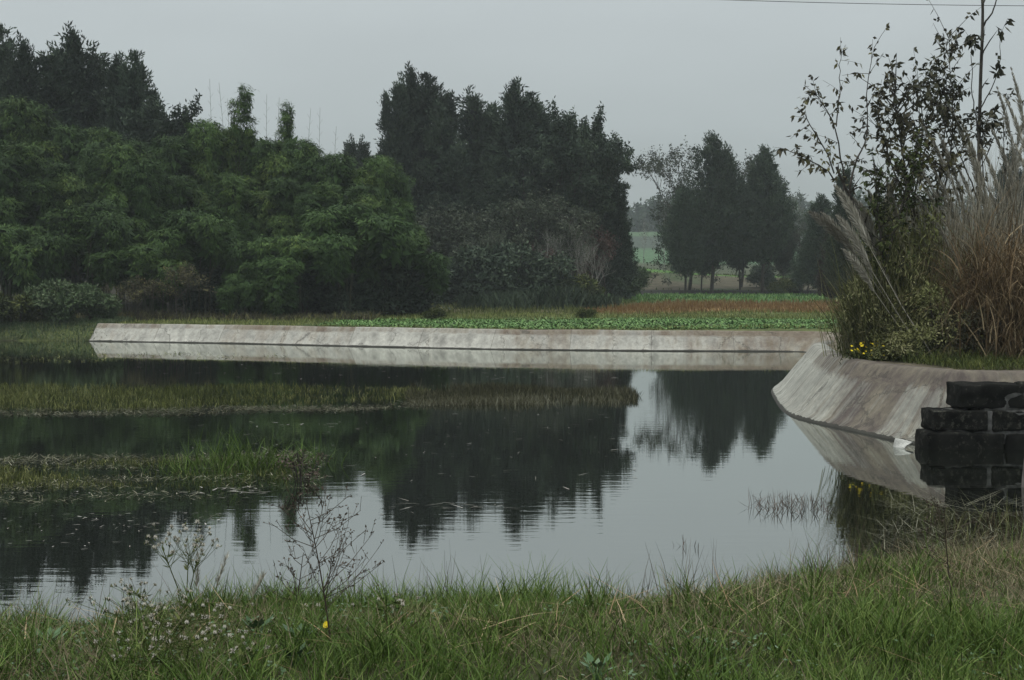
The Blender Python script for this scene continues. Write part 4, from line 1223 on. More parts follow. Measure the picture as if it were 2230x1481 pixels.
# feathery plume on a cane, 1 m of plume above its stem
def plume_mesh(seed, L=1.0, w=0.10, n=520):
    r = np.random.default_rng(seed)
    s = r.uniform(0, 1, n)
    c = np.stack([0.16 * s ** 2.2 * L, 0 * s, s * L], 1)
    az = r.uniform(0, 6.28, n)
    D = np.stack([np.cos(az) * 0.45 + 0.25, np.sin(az) * 0.45, 0.8 + 0 * s], 1)
    Q = leafq(c, D, randdir(r, n), w * (0.35 + 1.5 * np.sin(np.clip(s * 0.93 + 0.07, 0, 1) * PI)) * r.uniform(0.7, 1.3, n), 0.014)
    st = tube([(-0.32, 0, -1.9), (-0.12, 0, -0.9), (0, 0, 0), (0.04 * L, 0, 0.5 * L), (0.16 * L, 0, L)], [0.008, 0.007, 0.005, 0.003, 0.0015], 4)
    return mesh_quads('plume', np.concatenate([Q, st]), [M['plume']], np.concatenate([r.uniform(0, 1, n), np.full(len(st), 0.2)]))
PL = [plume_mesh(91), plume_mesh(92, 1.0, 0.08), plume_mesh(93, 1.15, 0.05, 360)]
def reed_clump(name, label, px, Y, plumes, leafspec, seed, matn='reedleaf', cat='tall grass', kind3=False):
    """plumes: (tip px, tip py, distance, plume length m, lean in the picture plane); leafspec: (n, spread x, spread y, length, width, lean, bend)"""
    r = np.random.default_rng(seed)
    x, y, z = spot(px, Y)
    t = thing(name, label, cat, (x, y, z))
    n, sx, sy, L, wd, lean, bend = leafspec
    B = np.stack([r.normal(size=n) * sx, r.normal(size=n) * sy, np.zeros(n)], 1)
    k = r.uniform(0, 1, n) < 0.3
    B[:, 2] = np.where(k, r.uniform(0, 0.9, n), 0)
    az = np.arctan2(B[:, 1], B[:, 0]) + r.normal(size=n) * 0.9
    Q = blades(B, az, r.uniform(*lean, n), r.uniform(*L, n), r.uniform(*wd, n), r.uniform(*bend, n), 5, r.uniform(0, 6.28, n))
    link('leaves', mesh_quads('leaves', Q, [M[matn]], np.tile(r.uniform(0, 1, n), 5)), t)
    for i, (a_, b_, Yp, ln, le) in enumerate(plumes):
        tip = A(a_, b_, Yp) - np.array([x, y, z])
        rz = r.uniform(-0.5, 0.5) + (PI if le < 0 else 0)
        rot = Matrix.Rotation(rz, 3, 'Z') @ Matrix.Rotation(abs(le) * 0.9, 3, 'Y')
        base = Vector(tip) - rot @ Vector((0.16 * ln, 0, ln))
        o = link('plume', PL[2] if kind3 else PL[i % 2], t, base)
        o.rotation_euler = rot.to_euler()
        o.scale = (1, 1, ln) if ln < 1.3 else (1.2, 1.2, ln)
    return t
reed_clump('plume_grass', 'silver plume grass fanning out left over the concrete bank corner', 1935, 21.0,
           [(1766, 458, 20.5, .75, -.75), (1790, 462, 20.6, .95, -.55), (1815, 405, 20.8, 1.1, -.42), (1832, 420, 20.7, 1.0, -.40), (1822, 470, 20.5, 1.0, -.45), (1848, 500, 20.6, .9, -.42), (1858, 432, 21, 1.0, -.3),
            (1872, 440, 21.2, 1.0, -.25), (1890, 415, 21.3, 1.0, -.2), (1838, 540, 20.4, .8, -.5), (1905, 450, 21.4, 1.0, -.12), (1930, 390, 21.6, 1.0, -.1), (1950, 385, 21.8, 1.0, .05)],
           (1300, .26, .26, (0.6, 1.6), (.010, .020), (.0, .35), (0.1, 1.1)), 101)
reed_clump('plume_grass', 'tall pale plume grass leaning left between the dense sapling and the brown dry grass', 2065, 21.6,
           [(1975, 340, 21.2, 1.2, -.45), (2010, 290, 21.4, 1.4, -.38), (2045, 305, 21.6, 1.3, -.33), (2065, 250, 21.8, 1.5, -.28), (2000, 400, 21.2, 1.1, -.4), (2030, 380, 21.3, 1.2, -.38), (1990, 430, 21.1, 1.0, -.5),
            (2095, 290, 22, 1.4, -.2), (2080, 370, 21.7, 1.2, -.25), (2110, 330, 22.2, 1.3, -.15), (2055, 440, 21.4, 1.0, -.3), (2025, 470, 21.2, .9, -.42), (1985, 480, 21, .8, -.55), (2120, 400, 21.9, 1.2, -.2), (2092, 450, 21.5, 1.0, -.25)],
           (1100, .42, .32, (1.0, 2.9), (.013, .027), (.0, .28), (-.1, .5)), 102, matn='reedstraw', kind3=True)
reed_clump('tall_reeds', 'tall thin reeds with pointed tips at the right edge above the brown dry grass', 2185, 22.0,
           [(2172, 220, 21.8, 1.5, -.16), (2200, 180, 22, 1.6, -.12), (2190, 235, 21.7, 1.4, -.2), (2222, 270, 22, 1.5, -.1), (2210, 330, 21.6, 1.3, -.2), (2160, 300, 21.7, 1.4, -.22), (2140, 340, 21.6, 1.3, -.25), (2232, 320, 22.1, 1.4, .1),
            (2180, 380, 21.6, 1.2, -.2), (2150, 420, 21.4, 1.1, -.3), (2245, 250, 22.3, 1.5, .1), (2260, 330, 22, 1.5, .2)],
           (1050, .50, .35, (1.2, 3.2), (.013, .025), (.0, .22), (-.1, .4)), 103, matn='reedstraw', kind3=True)
for (px, Y, n, L, lb, sd) in ((1905, 21.2, 800, (.5, 1.35), 'upright olive grass at the left end of the right bank thicket', 131), (1965, 21.4, 900, (.6, 1.7), 'upright olive grass around the forked sapling', 132), (2040, 21.3, 900, (.6, 1.7), 'upright olive grass left of the brown dry grass', 133)):
    reed_clump('tall_grass', lb, px, Y, [], (n, .26, .28, L, (.008, .017), (.0, .38), (.0, 1.1)), sd, matn='thicket')
for (px, Y, sx, n, s, lb, sd) in ((2150, 20.6, .32, 1500, 1.0, 'brown dry grass clump hanging down beside the green bushes', 111), (2232, 20.4, .40, 1700, 1.05, 'brown dry grass mass at the right edge of the picture', 112), (2300, 21.2, .5, 1800, 1.0, 'brown dry grass just outside the right edge', 113)):
    r = np.random.default_rng(sd)
    x, y, z = spot(px, Y)
    t = thing('dry_grass', lb, 'dry grass', (x, y, z))
    B = np.stack([r.normal(size=n) * sx, r.normal(size=n) * .32, np.abs(r.normal(size=n)) * .55], 1)
    B[:, 2] = np.minimum(B[:, 2], 1.5)
    az = r.uniform(0, 6.28, n)
    Q = blades(B, az, r.uniform(.0, .6, n), r.uniform(.7, 1.7, n) * s, r.uniform(.010, .024, n), r.uniform(.3, 2.6, n), 6, r.uniform(0, 6.28, n))
    link('leaves', mesh_quads('leaves', Q, [M['drygrass']], np.tile(np.clip(r.normal(0.4, .3, n), 0, 1), 6)), t)
    tb = []
    for k in range(34):
        p = np.array([r.normal() * sx, r.normal() * .3, 0])
        e = p + np.array([r.normal() * .35, r.normal() * .2, r.uniform(.8, 2.1)])
        tb.append(tube([p, (p + e) / 2 + r.normal(size=3) * .06, e], [.008, .007, .003], 4))
    for k in range(7):
        p = np.array([r.normal() * sx, -.25, r.uniform(.25, .7)])
        e = p + np.array([r.uniform(-.9, .9), -.35, -p[2] * .8])
        tb.append(tube([p, (p + e) / 2 + np.array([0, 0, .08]), e], [.009, .008, .005], 4))
    link('stem', mesh_quads('stem', np.concatenate(tb), [M['straw']], np.full(sum(map(len, tb)), .1)), t)
BR = [bush_model(121, 1.1, 1.3, 'thicket', 4200, 0.085, 22, narrow=.3), bush_model(122, 1.1, 0.9, 'thicket', 3400, 0.09, 20, narrow=.34), bush_model(123, 1.1, 1.7, 'reedleaf', 5000, 0.12, 22, narrow=.16), bush_model(124, 1.0, 1.0, 'purple', 4000, 0.08, 20, narrow=.35)]
for (v, px, Y, s, sz, rz, lb) in (
    (2, 1915, 20.9, .7, 1.0, .3, 'narrow-leaved grey-green bush at the left end of the right bank thicket'),
    (1, 1935, 20.5, .62, .9, 2., 'low bush right behind the yellow flowers'),
    (0, 1985, 20.6, .8, 1.3, 1., 'olive bush at the foot of the forked sapling'),
    (0, 2045, 20.4, .8, 1.2, 4., 'rounded olive bush low in the middle of the right bank'),
    (3, 2085, 20.3, .8, 1.1, .4, 'dark bush beside the brown dry grass'),
    (0, 1905, 21.0, .85, 1.9, 2.2, 'tall olive bush at the left of the thicket under the yellow-green sapling'),
    (0, 1955, 21.2, .95, 2.1, 3.3, 'tallest olive bush, around the trunk of the forked sapling'),
    (0, 2030, 21.3, .95, 2.0, 4.4, 'tall olive bush between the forked sapling and the brown dry grass'),
    (2, 1995, 21.9, 1.1, 1.6, 3., 'tall narrow-leaved bush behind the forked sapling'),
    (3, 2100, 22.2, 1.1, 1.6, 5., 'tall dark thicket bush behind the brown dry grass'),
    (3, 1935, 22.1, .9, 1.5, 1.5, 'dark thicket bush behind the yellow-green sapling')):
    x, y, z = spot(px, Y)
    dup(BR[v], 'bush', lb, 'bush', (x, y, z - .05), rz, (s, s, s * sz))
# yellow flowers at the bank corner
def petals(c, rr, n, nrm, r):
    """one small many-petalled flower head"""
    nrm = unit(np.asarray(nrm, float))
    u = unit(np.cross(nrm, [0.3, 0.9, 0.2]))
    v = np.cross(nrm, u)
    a = np.linspace(0, 2 * PI, n, endpoint=False)
    D = u * np.cos(a)[:, None] + v * np.sin(a)[:, None] + nrm * .3
    return leafq(np.repeat([c], n, 0), D, np.repeat([nrm], n, 0), rr, rr * .6)
r = np.random.default_rng(13)
for (px, Y, sp, nh, lb) in ((1882, 20.6, .12, 30, 'patch of yellow flowers at the corner of the concrete bank, left of a pair'), (1912, 20.5, .07, 12, 'smaller patch of yellow flowers beside the bushes, right of a pair')):
    x, y, z = spot(px, Y)
    t = thing('yellow_flowers' if False else 'flower_plant', lb, 'flowers', (x, y, z))
    H_, ST = [], []
    for k in range(nh):
        c = np.array([r.normal() * sp, r.normal() * .1, r.uniform(.08, .30)])
        H_.append(petals(c, .026, 7, (r.normal() * .3, -.6, .8), r))
        ST.append(tube([(c[0] * .7, c[1] * .7, -.03), c], [.004, .002], 3))
    link('blossom', mesh_quads('blossom', np.concatenate(H_), [M['yellow']]), t)
    n = 260
    P = np.stack([r.normal(size=n) * sp * 1.2, r.normal(size=n) * .12, r.uniform(0, .2, n)], 1)
    link('leaves', mesh_quads('leaves', np.concatenate([leafq(P, randdir(r, n), randdir(r, n) + np.array([0, 0, 1]), .08, .03)] + ST), [M['olive']], r.uniform(0, 1, n + sum(map(len, ST)))), t)
P = scatter(np.random.default_rng(14), 4.9, 12, 17.6, 22.5, 26000, lambda x, y: (pond_field(x, y)[0] > 1.22 + .12 * noise2(x, y, 3, 3)))
grass_stuff('bank_grass', P, M['olive'], (.06, .26), (.006, .014), (.1, 1.0), (.2, 1.3), 15, 'short rough grass along the top of the right bank', 'grass')

# scattered tufts along the top edge of the far concrete
r = np.random.default_rng(16)
ii = r.integers(LIN0 + 3, knots[2 + len(far_px) - 1] - 4, 8000)
C_ = POLY[ii, :2]
tg_ = unit(POLY[ii + 1, :2] - POLY[ii - 1, :2])
nn_ = np.stack([-tg_[:, 1], tg_[:, 0]], 1)
nn_ = np.where(nn_[:, 1:] < 0, -nn_, nn_)
xy = C_ + nn_ * r.uniform(.60, .95, len(ii))[:, None] + tg_ * r.uniform(-.2, .2, len(ii))[:, None]
k = noise2(xy[:, 0] * 1.0, xy[:, 1] * 0, 2.1, 66) + r.uniform(-.35, .35, len(ii)) > .12
xy = xy[k]
P = np.stack([xy[:, 0], xy[:, 1], np.maximum(zg(xy[:, 0], xy[:, 1]), .52)], 1)
grass_stuff('edge_grass', P, M['fieldgrass'], (.05, .17), (.012, .025), (.1, 1.2), (.3, 1.6), 17, 'ragged tufts along the top edge of the far concrete', 'grass')

# ------------------------------------------------------------------ plants standing and floating in the water
def water_band(name, px_poly, n, m, L, wd, lean, bend, seed, label, cat='water plants', thr=-.2, sc=(1.2, 3.0), zr=(-.03, .0)):
    """fill a patch of water, its outline given as points on the water plane"""
    r = np.random.default_rng(seed)
    pg = np.array([G(a, b_)[:2] for a, b_ in px_poly])
    x, y = r.uniform(pg[:, 0].min(), pg[:, 0].max(), n), r.uniform(pg[:, 1].min(), pg[:, 1].max(), n)
    xw, yw = x + .6 * noise2(x, y, .5, seed), y + .55 * noise2(x, y * 1.5, .9, seed + 1) + r.normal(size=n) * .12
    a_, b_ = pg, np.roll(pg, -1, 0)
    ins = np.zeros(n, bool)
    for (p, q) in zip(a_, b_):
        ins ^= ((p[1] > yw) != (q[1] > yw)) & (xw < (q[0] - p[0]) * (yw - p[1]) / (q[1] - p[1] + 1e-9) + p[0])
    ins &= noise2(x * sc[0], y * sc[1], 1.2, seed + 2) + r.uniform(-.6, .6, n) > thr
    P = np.stack([x, y, r.uniform(*zr, n)], 1)[ins]
    n = len(P)
    tn = .45 + .35 * noise2(P[:, 0], P[:, 1], .7, seed + 3)
    return P, grass_stuff(name, P, m, L, wd, lean, bend, seed, label, cat, nseg=2, tint=tn)
water_band('water_grass', [(-500, 838), (0, 840), (400, 842), (800, 842), (960, 848), (960, 872), (600, 884), (300, 890), (0, 895), (-500, 905)], 60000, M['waterweed'], (.04, .16), (.007, .013), (0, .9), (0, .6), 201, 'yellow-green band of grass standing in the middle of the pond', thr=-.12)
water_band('water_grass', [(900, 842), (1150, 846), (1380, 850), (1370, 880), (1150, 884), (900, 876)], 42000, M['deadweed'], (.05, .18), (.006, .012), (0, .9), (0, .7), 202, 'sparse brownish tail of the grass band in the middle of the pond', thr=-.05)
water_band('floating_weed', [(-500, 885), (0, 890), (400, 886), (900, 876), (1000, 884), (500, 900), (0, 908), (-500, 915)], 26000, M['deadweed'], (.06, .18), (.010, .02), (1.2, 1.56), (0, .1), 203, 'dull weed floating along the near edge of the pond grass band', zr=(.004, .012), thr=-.1)
water_band('water_grass', [(-500, 1000), (0, 1003), (250, 1005), (420, 1000), (560, 1000), (690, 1010), (690, 1045), (420, 1062), (200, 1062), (0, 1068), (-500, 1080)], 34000, M['waterweed'], (.03, .10), (.005, .010), (0, .9), (0, .8), 204, 'olive patch of grass standing in the water at the left', thr=-.02)
water_band('floating_weed', [(-500, 985), (0, 990), (350, 985), (600, 982), (700, 1000), (700, 1060), (400, 1080), (0, 1092), (-500, 1100)], 20000, M['deadweed'], (.05, .15), (.008, .016), (1.2, 1.56), (0, .1), 205, 'dull weed floating round the left grass patch', zr=(.004, .012), thr=.15)
water_band('floating_weed', [(-400, 760), (0, 762), (190, 764), (330, 768), (640, 773), (640, 779), (300, 784), (0, 792), (-400, 796)], 5200, M['waterweed'], (.05, .16), (.015, .035), (1.0, 1.54), (0, .1), 206, 'dark green weed floating below the left end of the concrete', zr=(.002, .012), thr=.05)
water_band('water_twigs', [(1640, 1092), (1850, 1088), (1870, 1118), (1760, 1124), (1650, 1112)], 620, M['weedstem'], (.08, .22), (.005, .009), (.1, 1.3), (-1.2, 1.2), 207, 'dark twiggy stems standing in the open water near the right bank', thr=-.6)
water_band('water_twigs', [(1500, 1080), (1700, 1072), (1700, 1080), (1520, 1088)], 160, M['weedstem'], (.05, .16), (.005, .008), (.6, 1.5), (-.5, .6), 208, 'thin line of dark stems on the open water', thr=-.6)
water_band('water_twigs', [(1390, 1190), (1480, 1182), (1530, 1200), (1440, 1206)], 26, M['weedstem'], (.10, .20), (.005, .008), (.0, .9), (-.7, .9), 209, 'few dark stems on the open water near the near bank', thr=-.9)
water_band('floating_reeds', [(1850, 1090), (2060, 1095), (2500, 1108), (2500, 1220), (2230, 1215), (2050, 1210), (1900, 1205), (1850, 1150)], 3600, M['deadweed'], (.12, .42), (.003, .006), (1.2, 1.56), (-.1, .2), 210, 'tangle of pale dead reeds floating below the stone wall', zr=(.0, .02), thr=-.15, sc=(.5, 2.5))
water_band('water_grass', [(1900, 1150), (2230, 1120), (2500, 1140), (2500, 1230), (2230, 1215), (2000, 1215)], 420, M['reedleaf'], (.15, .4), (.006, .010), (.0, .7), (-.3, .8), 211, 'sparse stalks standing in the reed tangle at the right', thr=-.3)
water_band('floating_debris', [(-300, 1072), (330, 1062), (560, 1080), (420, 1180), (100, 1200), (-300, 1190)], 1100, M['debris'], (.02, .09), (.008, .022), (1.53, 1.565), (0, .01), 212, 'pale flecks of debris floating on the dark water at the left', zr=(.004, .01), thr=.35, sc=(.4, 2.5))
water_band('floating_debris', [(300, 900), (1350, 900), (1350, 1120), (860, 1130), (640, 1080), (420, 1060)], 330, M['debris'], (.04, .20), (.012, .03), (1.53, 1.565), (0, .01), 213, 'few pale flecks scattered over the open water', zr=(.004, .01), thr=.15, sc=(.4, 2.0))
water_band('floating_debris', [(300, 790), (1050, 800), (1400, 815), (1400, 830), (700, 830), (300, 815)], 260, M['debris'], (.05, .30), (.02, .05), (1.53, 1.565), (0, .01), 214, 'pale streaks of debris on the dark water below the far bank', zr=(.004, .01), thr=.1, sc=(.3, 2.0))
water_band('floating_debris', [(430, 1062), (560, 1060), (600, 1075), (440, 1078)], 90, M['debris'], (.08, .30), (.02, .05), (1.53, 1.565), (0, .01), 215, 'pale raft of debris right of the left grass patch', zr=(.004, .01), thr=-.5)
water_band('floating_debris', [(860, 1086), (990, 1086), (1190, 1100), (1180, 1108), (900, 1100)], 60, M['debris'], (.06, .22), (.010, .024), (1.53, 1.565), (0, .01), 216, 'thin streak of debris on the reflection of the middle trees', zr=(.004, .01), thr=-.4)
# taller tufts in the water
r = np.random.default_rng(19)
for (px, py, n, L, s, mt, lb) in ((505, 1015, 190, (.25, .62), .30, 'grass', 'tall green grass tuft in the water, left of two behind the left grass patch'), (625, 1012, 170, (.22, .52), .28, 'grass', 'tall green grass tuft in the water, right of two behind the left grass patch'), (420, 1025, 120, (.15, .35), .3, 'grass', 'short green grass tuft at the right end of the olive patch')):
    p = G(px, py)
    B = np.stack([r.normal(size=n) * s, r.normal(size=n) * s * .6, np.full(n, -.05)], 1)
    t = thing('grass_tuft', lb, 'grass tuft', tuple(p), 0, 'green tufts standing in the water')
    link('leaves', mesh_quads('leaves', blades(B, r.uniform(0, 6.28, n), r.uniform(.05, .6, n), r.uniform(*L, n), r.uniform(.007, .014, n), r.uniform(.1, 1.6, n), 5, r.uniform(0, 6.28, n)), [M[mt]], np.tile(r.uniform(0, .7, n), 5)), t)
# brown leafy weed standing in the water
p = G(655, 1050)
dup(bush_model(131, .45, .34, 'weedstem', 260, .04, 14, narrow=.5, stems=12), 'water_weed', 'brown leafy weed standing in the water right of the green tufts', 'weed', tuple(p), 0)

# ------------------------------------------------------------------ near bank: grass
r = np.random.default_rng(23)
def near_pts(r, n, x=5.6, y0=3.4, y1=13.0):
    xx, yy = r.uniform(-x, x, n), r.uniform(y0, y1, n)
    k = np.abs(xx) < .43 * yy + .9
    xx, yy = xx[k], yy[k]
    k = pond_field(xx, yy)[0] > -.10 + .12 * noise2(xx, yy, 2.2, 3)
    xx, yy = xx[k], yy[k]
    return np.stack([xx, yy, zg(xx, yy) - .015], 1)
def dryness(P):
    x, y = P[:, 0], P[:, 1]
    return .55 * noise2(x, y, 1.1, 31) + .45 * sstep(6.2, 7.6, y) * sstep(-.6, .8, x) + .25 * sstep(7.5, 10, y) * sstep(1.2, 2.4, x) - .15 + .25 * noise2(x, y, 4, 33)
P = near_pts(r, 320000)
d = dryness(P)
u = r.uniform(0, 1, len(P))
kg = u > np.clip(.20 + .72 * d, .06, .8)
hN = .75 + .45 * noise2(P[:, 0], P[:, 1], 1.7, 41) + .3 * noise2(P[:, 0], P[:, 1], 5, 42)
def near_grass(name, P, m, L, wd, lean, bend, label, seed, mult=1.0, tmul=None):
    r = np.random.default_rng(seed)
    n = len(P)
    Q = blades(P, r.uniform(0, 6.28, n), r.uniform(*lean, n), r.uniform(*L, n) * mult, r.uniform(*wd, n), r.uniform(*bend, n), 3, r.uniform(0, 6.28, n))
    tt = np.clip(r.beta(2, 2.6, n) + (0 if tmul is None else tmul), 0, 1)
    return tag(link(name, mesh_quads(name, Q, [m], np.tile(tt, 3))), label, 'grass', kind='stuff')
sh = np.clip(1.05 - .7 * d, .4, 1.25)
near_grass('grass', P[kg], M['grass'], (.07, .23), (.003, .0068), (.05, .75), (.1, 1.3), 'green grass covering the near bank', 24, np.clip(hN * sh, .35, 1.5)[kg], (.22 * noise2(P[:, 0], P[:, 1], .9, 51))[kg])
near_grass('dry_grass_cover', P[~kg], M['straw'], (.08, .26), (.003, .006), (.3, 1.4), (-.2, .9), 'dry straw-coloured grass lying among the green on the near bank', 25, np.clip(hN, .5, 1.3)[~kg])
# tussocks of longer blades
c = near_pts(r, 1500)
c = c[dryness(c) < r.uniform(-.1, .7, len(c))]
dc = dryness(c)
i = np.repeat(np.arange(len(c)), 42)
B = c[i] + r.normal(size=(len(i), 3)) * np.array([.045, .045, 0])
B[:, 2] = zg(B[:, 0], B[:, 1]) - .015
k = r.uniform(0, 1, len(i)) > np.clip(.12 + .75 * dc[i], 0.03, .7)
hh = np.clip(r.uniform(.6, 1.35, len(c)), 0, 2)[i]
near_grass('grass_tussocks', B[k], M['grass'], (.14, .32), (.003, .0075), (.0, .65), (.2, 1.7), 'longer green tussocks in the near bank grass', 26, hh[k], (.5 * (r.uniform(-1, 1, len(c)) * .4))[i][k])
near_grass('dry_tussocks', B[~k], M['straw'], (.12, .32), (.003, .0055), (.2, 1.3), (0, 1.2), 'dry stalks standing in the near bank tussocks', 27, hh[~k])
# broken dead stems and small clover-like leaves between the grass
P = near_pts(r, 26000)
k = noise2(P[:, 0], P[:, 1], 1.8, 61) > .15
P = P[k]
n = len(P)
P[:, 2] += r.uniform(.02, .10, n)
D = randdir(r, n)
D[:, 2] *= .25
tag(link('ground_leaves', mesh_quads('ground_leaves', leafq(P, D, np.array([0, 0, 1.0]) + r.normal(size=(n, 3)) * .35, r.uniform(.012, .034, n), r.uniform(.010, .024, n)), [M['broad']], r.uniform(0, 1, n))), 'small broad leaves between the grass of the near bank', 'ground cover', kind='stuff')
P = near_pts(r, 5200)
P = P[noise2(P[:, 0], P[:, 1], 1.5, 63) + r.uniform(-.5, .5, len(P)) > 0]
P[:, 2] += r.uniform(.02, .09, len(P))
near_grass('dead_stems', P, M['drygrass'], (.12, .42), (.003, .007), (1.15, 1.6), (-.2, .4), 'dead brown stems lying across the near bank grass', 65)
# tall seed stalks along the shore
P = near_pts(r, 9000)
sdn = pond_field(P[:, 0], P[:, 1])[0]
k = (sdn < .7) & (sdn > -.06) & (noise2(P[:, 0], P[:, 1], 2.0, 71) > 0)
P = P[k][:420]
near_grass('grass_stalks', P, M['weedstem'], (.22, .48), (.003, .005), (.0, .55), (-.3, .5), 'thin dark stalks sticking up along the near shore', 28)
P2 = near_pts(r, 16000)
sdn = pond_field(P2[:, 0], P2[:, 1])[0]
k = (sdn < .55) & (noise2(P2[:, 0], P2[:, 1], 2.6, 72) > -.1)
near_grass('shore_grass', P2[k], M['grass'], (.10, .25), (.004, .008), (.05, .8), (.1, 1.2), 'longer green grass leaning over the near shore', 29)

# ------------------------------------------------------------------ near bank: weeds
def base_at(px, py, zz=.5):
    for _ in range(6):
        p = G(px, py, zz)
        zz = z1(p[0], p[1])
    return np.array([p[0], p[1], zz])
r = np.random.default_rng(33)
def dry_weed(label, px, py, h, lean, seed, nbr=22, bl=.30):
    """dry upright weed: one wiry stem, forked side branches, tiny seed heads"""
    r = np.random.default_rng(seed)
    p = base_at(px, py)
    t = thing('dry_weed', label, 'weed', tuple(p))
    st = np.stack([lean * np.linspace(0, 1, 10) ** 1.2, .03 * np.sin(np.linspace(0, 3, 10)), np.linspace(-.03, h, 10)], 1)
    TB, LP, LD = [tube(st, np.linspace(.0048, .0016, 10), 5)], [], []
    for k in range(nbr):
        s = r.uniform(.28, 1)
        q = np.array([np.interp(s, np.linspace(0, 1, 10), st[:, c]) for c in range(3)])
        a = r.uniform(0, 6.28)
        d = unit(np.array([math.cos(a) * .95, math.sin(a) * .6, r.uniform(.35, 1.0)]))
        L = bl * (1.25 - .7 * s) * r.uniform(.6, 1.2)
        e = q + d * L + np.array([0, 0, .05 * L])
        TB.append(tube([q, q + d * L * .5 - np.array([0, 0, .012]), e], [.0021, .0017, .0010], 3))
        for j in range(5):
            f = r.uniform(.35, 1)
            q2 = q + (e - q) * f
            d2 = unit(d + r.normal(size=3) * .7 + np.array([0, 0, .35]))
            l2 = r.uniform(.03, .09)
            TB.append(tube([q2, q2 + d2 * l2], [.0012, .0008], 3))
            for w in range(4):
                LP.append(q2 + d2 * l2 * r.uniform(.55, 1.05))
                LD.append(d2 + r.normal(size=3) * .6)
    link('stem', mesh_quads('stem', np.concatenate(TB), [M['weedstem']], np.full(sum(map(len, TB)), .1)), t)
    n = len(LP)
    link('foliage', mesh_quads('foliage', leafq(np.array(LP), np.array(LD), randdir(r, n), r.uniform(.008, .020, n), r.uniform(.005, .010, n)), [M['weedstem']], r.uniform(0, .75, n)), t)
    return t
dry_weed('tall dark dry weed with forked branches rising from the near grass above the yellow flower', 722, 1412, .66, -.11, 41, 26, .30)
dry_weed('small dry weed beside the tall forked one, at the water', 640, 1345, .34, .05, 42, 10, .16)
dry_weed('thin dry weed at the right end of the near grass, below the reed tangle', 2075, 1320, .50, -.05, 43, 9, .2)
def fluff_ball(c, rr, r, n=26):
    D = randdir(r, n)
    D[:, 2] = D[:, 2] * .8 + .2
    return leafq(np.repeat([c], n, 0), D, randdir(r, n), rr * r.uniform(.8, 1.15, n), rr * .30)
BALL = [mesh_quads('seed_head', fluff_ball(np.zeros(3), 1.0, r), [M['fluff']], r.uniform(0, 1, 26)) for _ in range(3)]
def fluffy_weed(label, px, py, h, w, heads, seed, lean=0.0, rr=.012):
    r = np.random.default_rng(seed)
    p = base_at(px, py)
    t = thing('fluffy_weed', label, 'weed', tuple(p))
    TB, HD, LP, LD = [], [], [], []
    main = []
    for k in range(max(2, heads // 12)):
        a = r.uniform(0, 6.28)
        e = np.array([lean + math.cos(a) * w * .35, math.sin(a) * w * .25, h * r.uniform(.6, .85)])
        q = np.array([[0.1 * e[0], .1 * e[1], -.03], [e[0] * .4, e[1] * .4, e[2] * .5], e])
        main.append(q)
        TB.append(tube(q, [.0035, .003, .002], 4))
        for j in range(7):
            f = r.uniform(0.05, 1)
            LP.append(q[0] + (q[1] - q[0]) * f if f < .5 else q[1] + (q[2] - q[1]) * f)
            a2 = r.uniform(0, 6.28)
            LD.append((math.cos(a2), math.sin(a2), .35))
    for k in range(heads):
        q = main[k % len(main)]
        b_ = q[1] + (q[2] - q[1]) * r.uniform(.5, 1)
        e = q[2] + np.array([r.normal() * w * .38, r.normal() * w * .25, h * (.15 + .18 * r.normal() * .6)])
        e[2] = min(max(e[2], .05), h * 1.05)
        TB.append(tube([b_, (b_ + e) / 2 + np.array([0, 0, -.01]), e], [.0016, .0013, .001], 3))
        HD.append((e, rr * r.uniform(.75, 1.25)))
        for w_ in range(4):
            LP.append(e - np.array([0, 0, .012]) + r.normal(size=3) * .006)
            LD.append((r.normal() * .5, r.normal() * .5, .6))
    nT = sum(map(len, TB))
    link('stem', mesh_quads('stem', np.concatenate(TB), [M['olive']], np.full(nT, .55)), t)
    for e, q in HD:
        o = link('seed_head', BALL[int(q * 1e6) % 3], t, e)
        o.scale = (q, q, q)
    n = len(LP)
    link('leaves', mesh_quads('leaves', leafq(np.array(LP), np.array(LD), np.array([0, 0, 1.0]) + r.normal(size=(n, 3)) * .4, np.where(np.arange(n) < n - heads * 4, r.uniform(.05, .10, n), .022), np.where(np.arange(n) < n - heads * 4, .016, .008)), [M['olive']], r.uniform(.2, 1, n)), t)
    return t
fluffy_weed('tall weed with a cluster of white fluffy seed heads against the water', 405, 1345, .50, .27, 46, 51, -.02, .0155)
fluffy_weed('weed with a few white seed heads leaning left over the water', 352, 1345, .26, .18, 14, 52, -.10)
fluffy_weed('low weed thick with white fluffy seed heads in the grass at the lower left', 345, 1448, .26, .42, 46, 53)
fluffy_weed('low weed with white seed heads, lower left, at the bottom edge of the picture', 395, 1500, .24, .36, 36, 54)
fluffy_weed('low weed with white seed heads just behind the thick one at the lower left', 340, 1395, .22, .28, 24, 55)
fluffy_weed('low weed with scattered pale seed heads near the dry weed', 545, 1462, .15, .25, 10, 56)
fluffy_weed('low weed with pale heads right of the tall dry weed', 850, 1365, .16, .22, 10, 57)
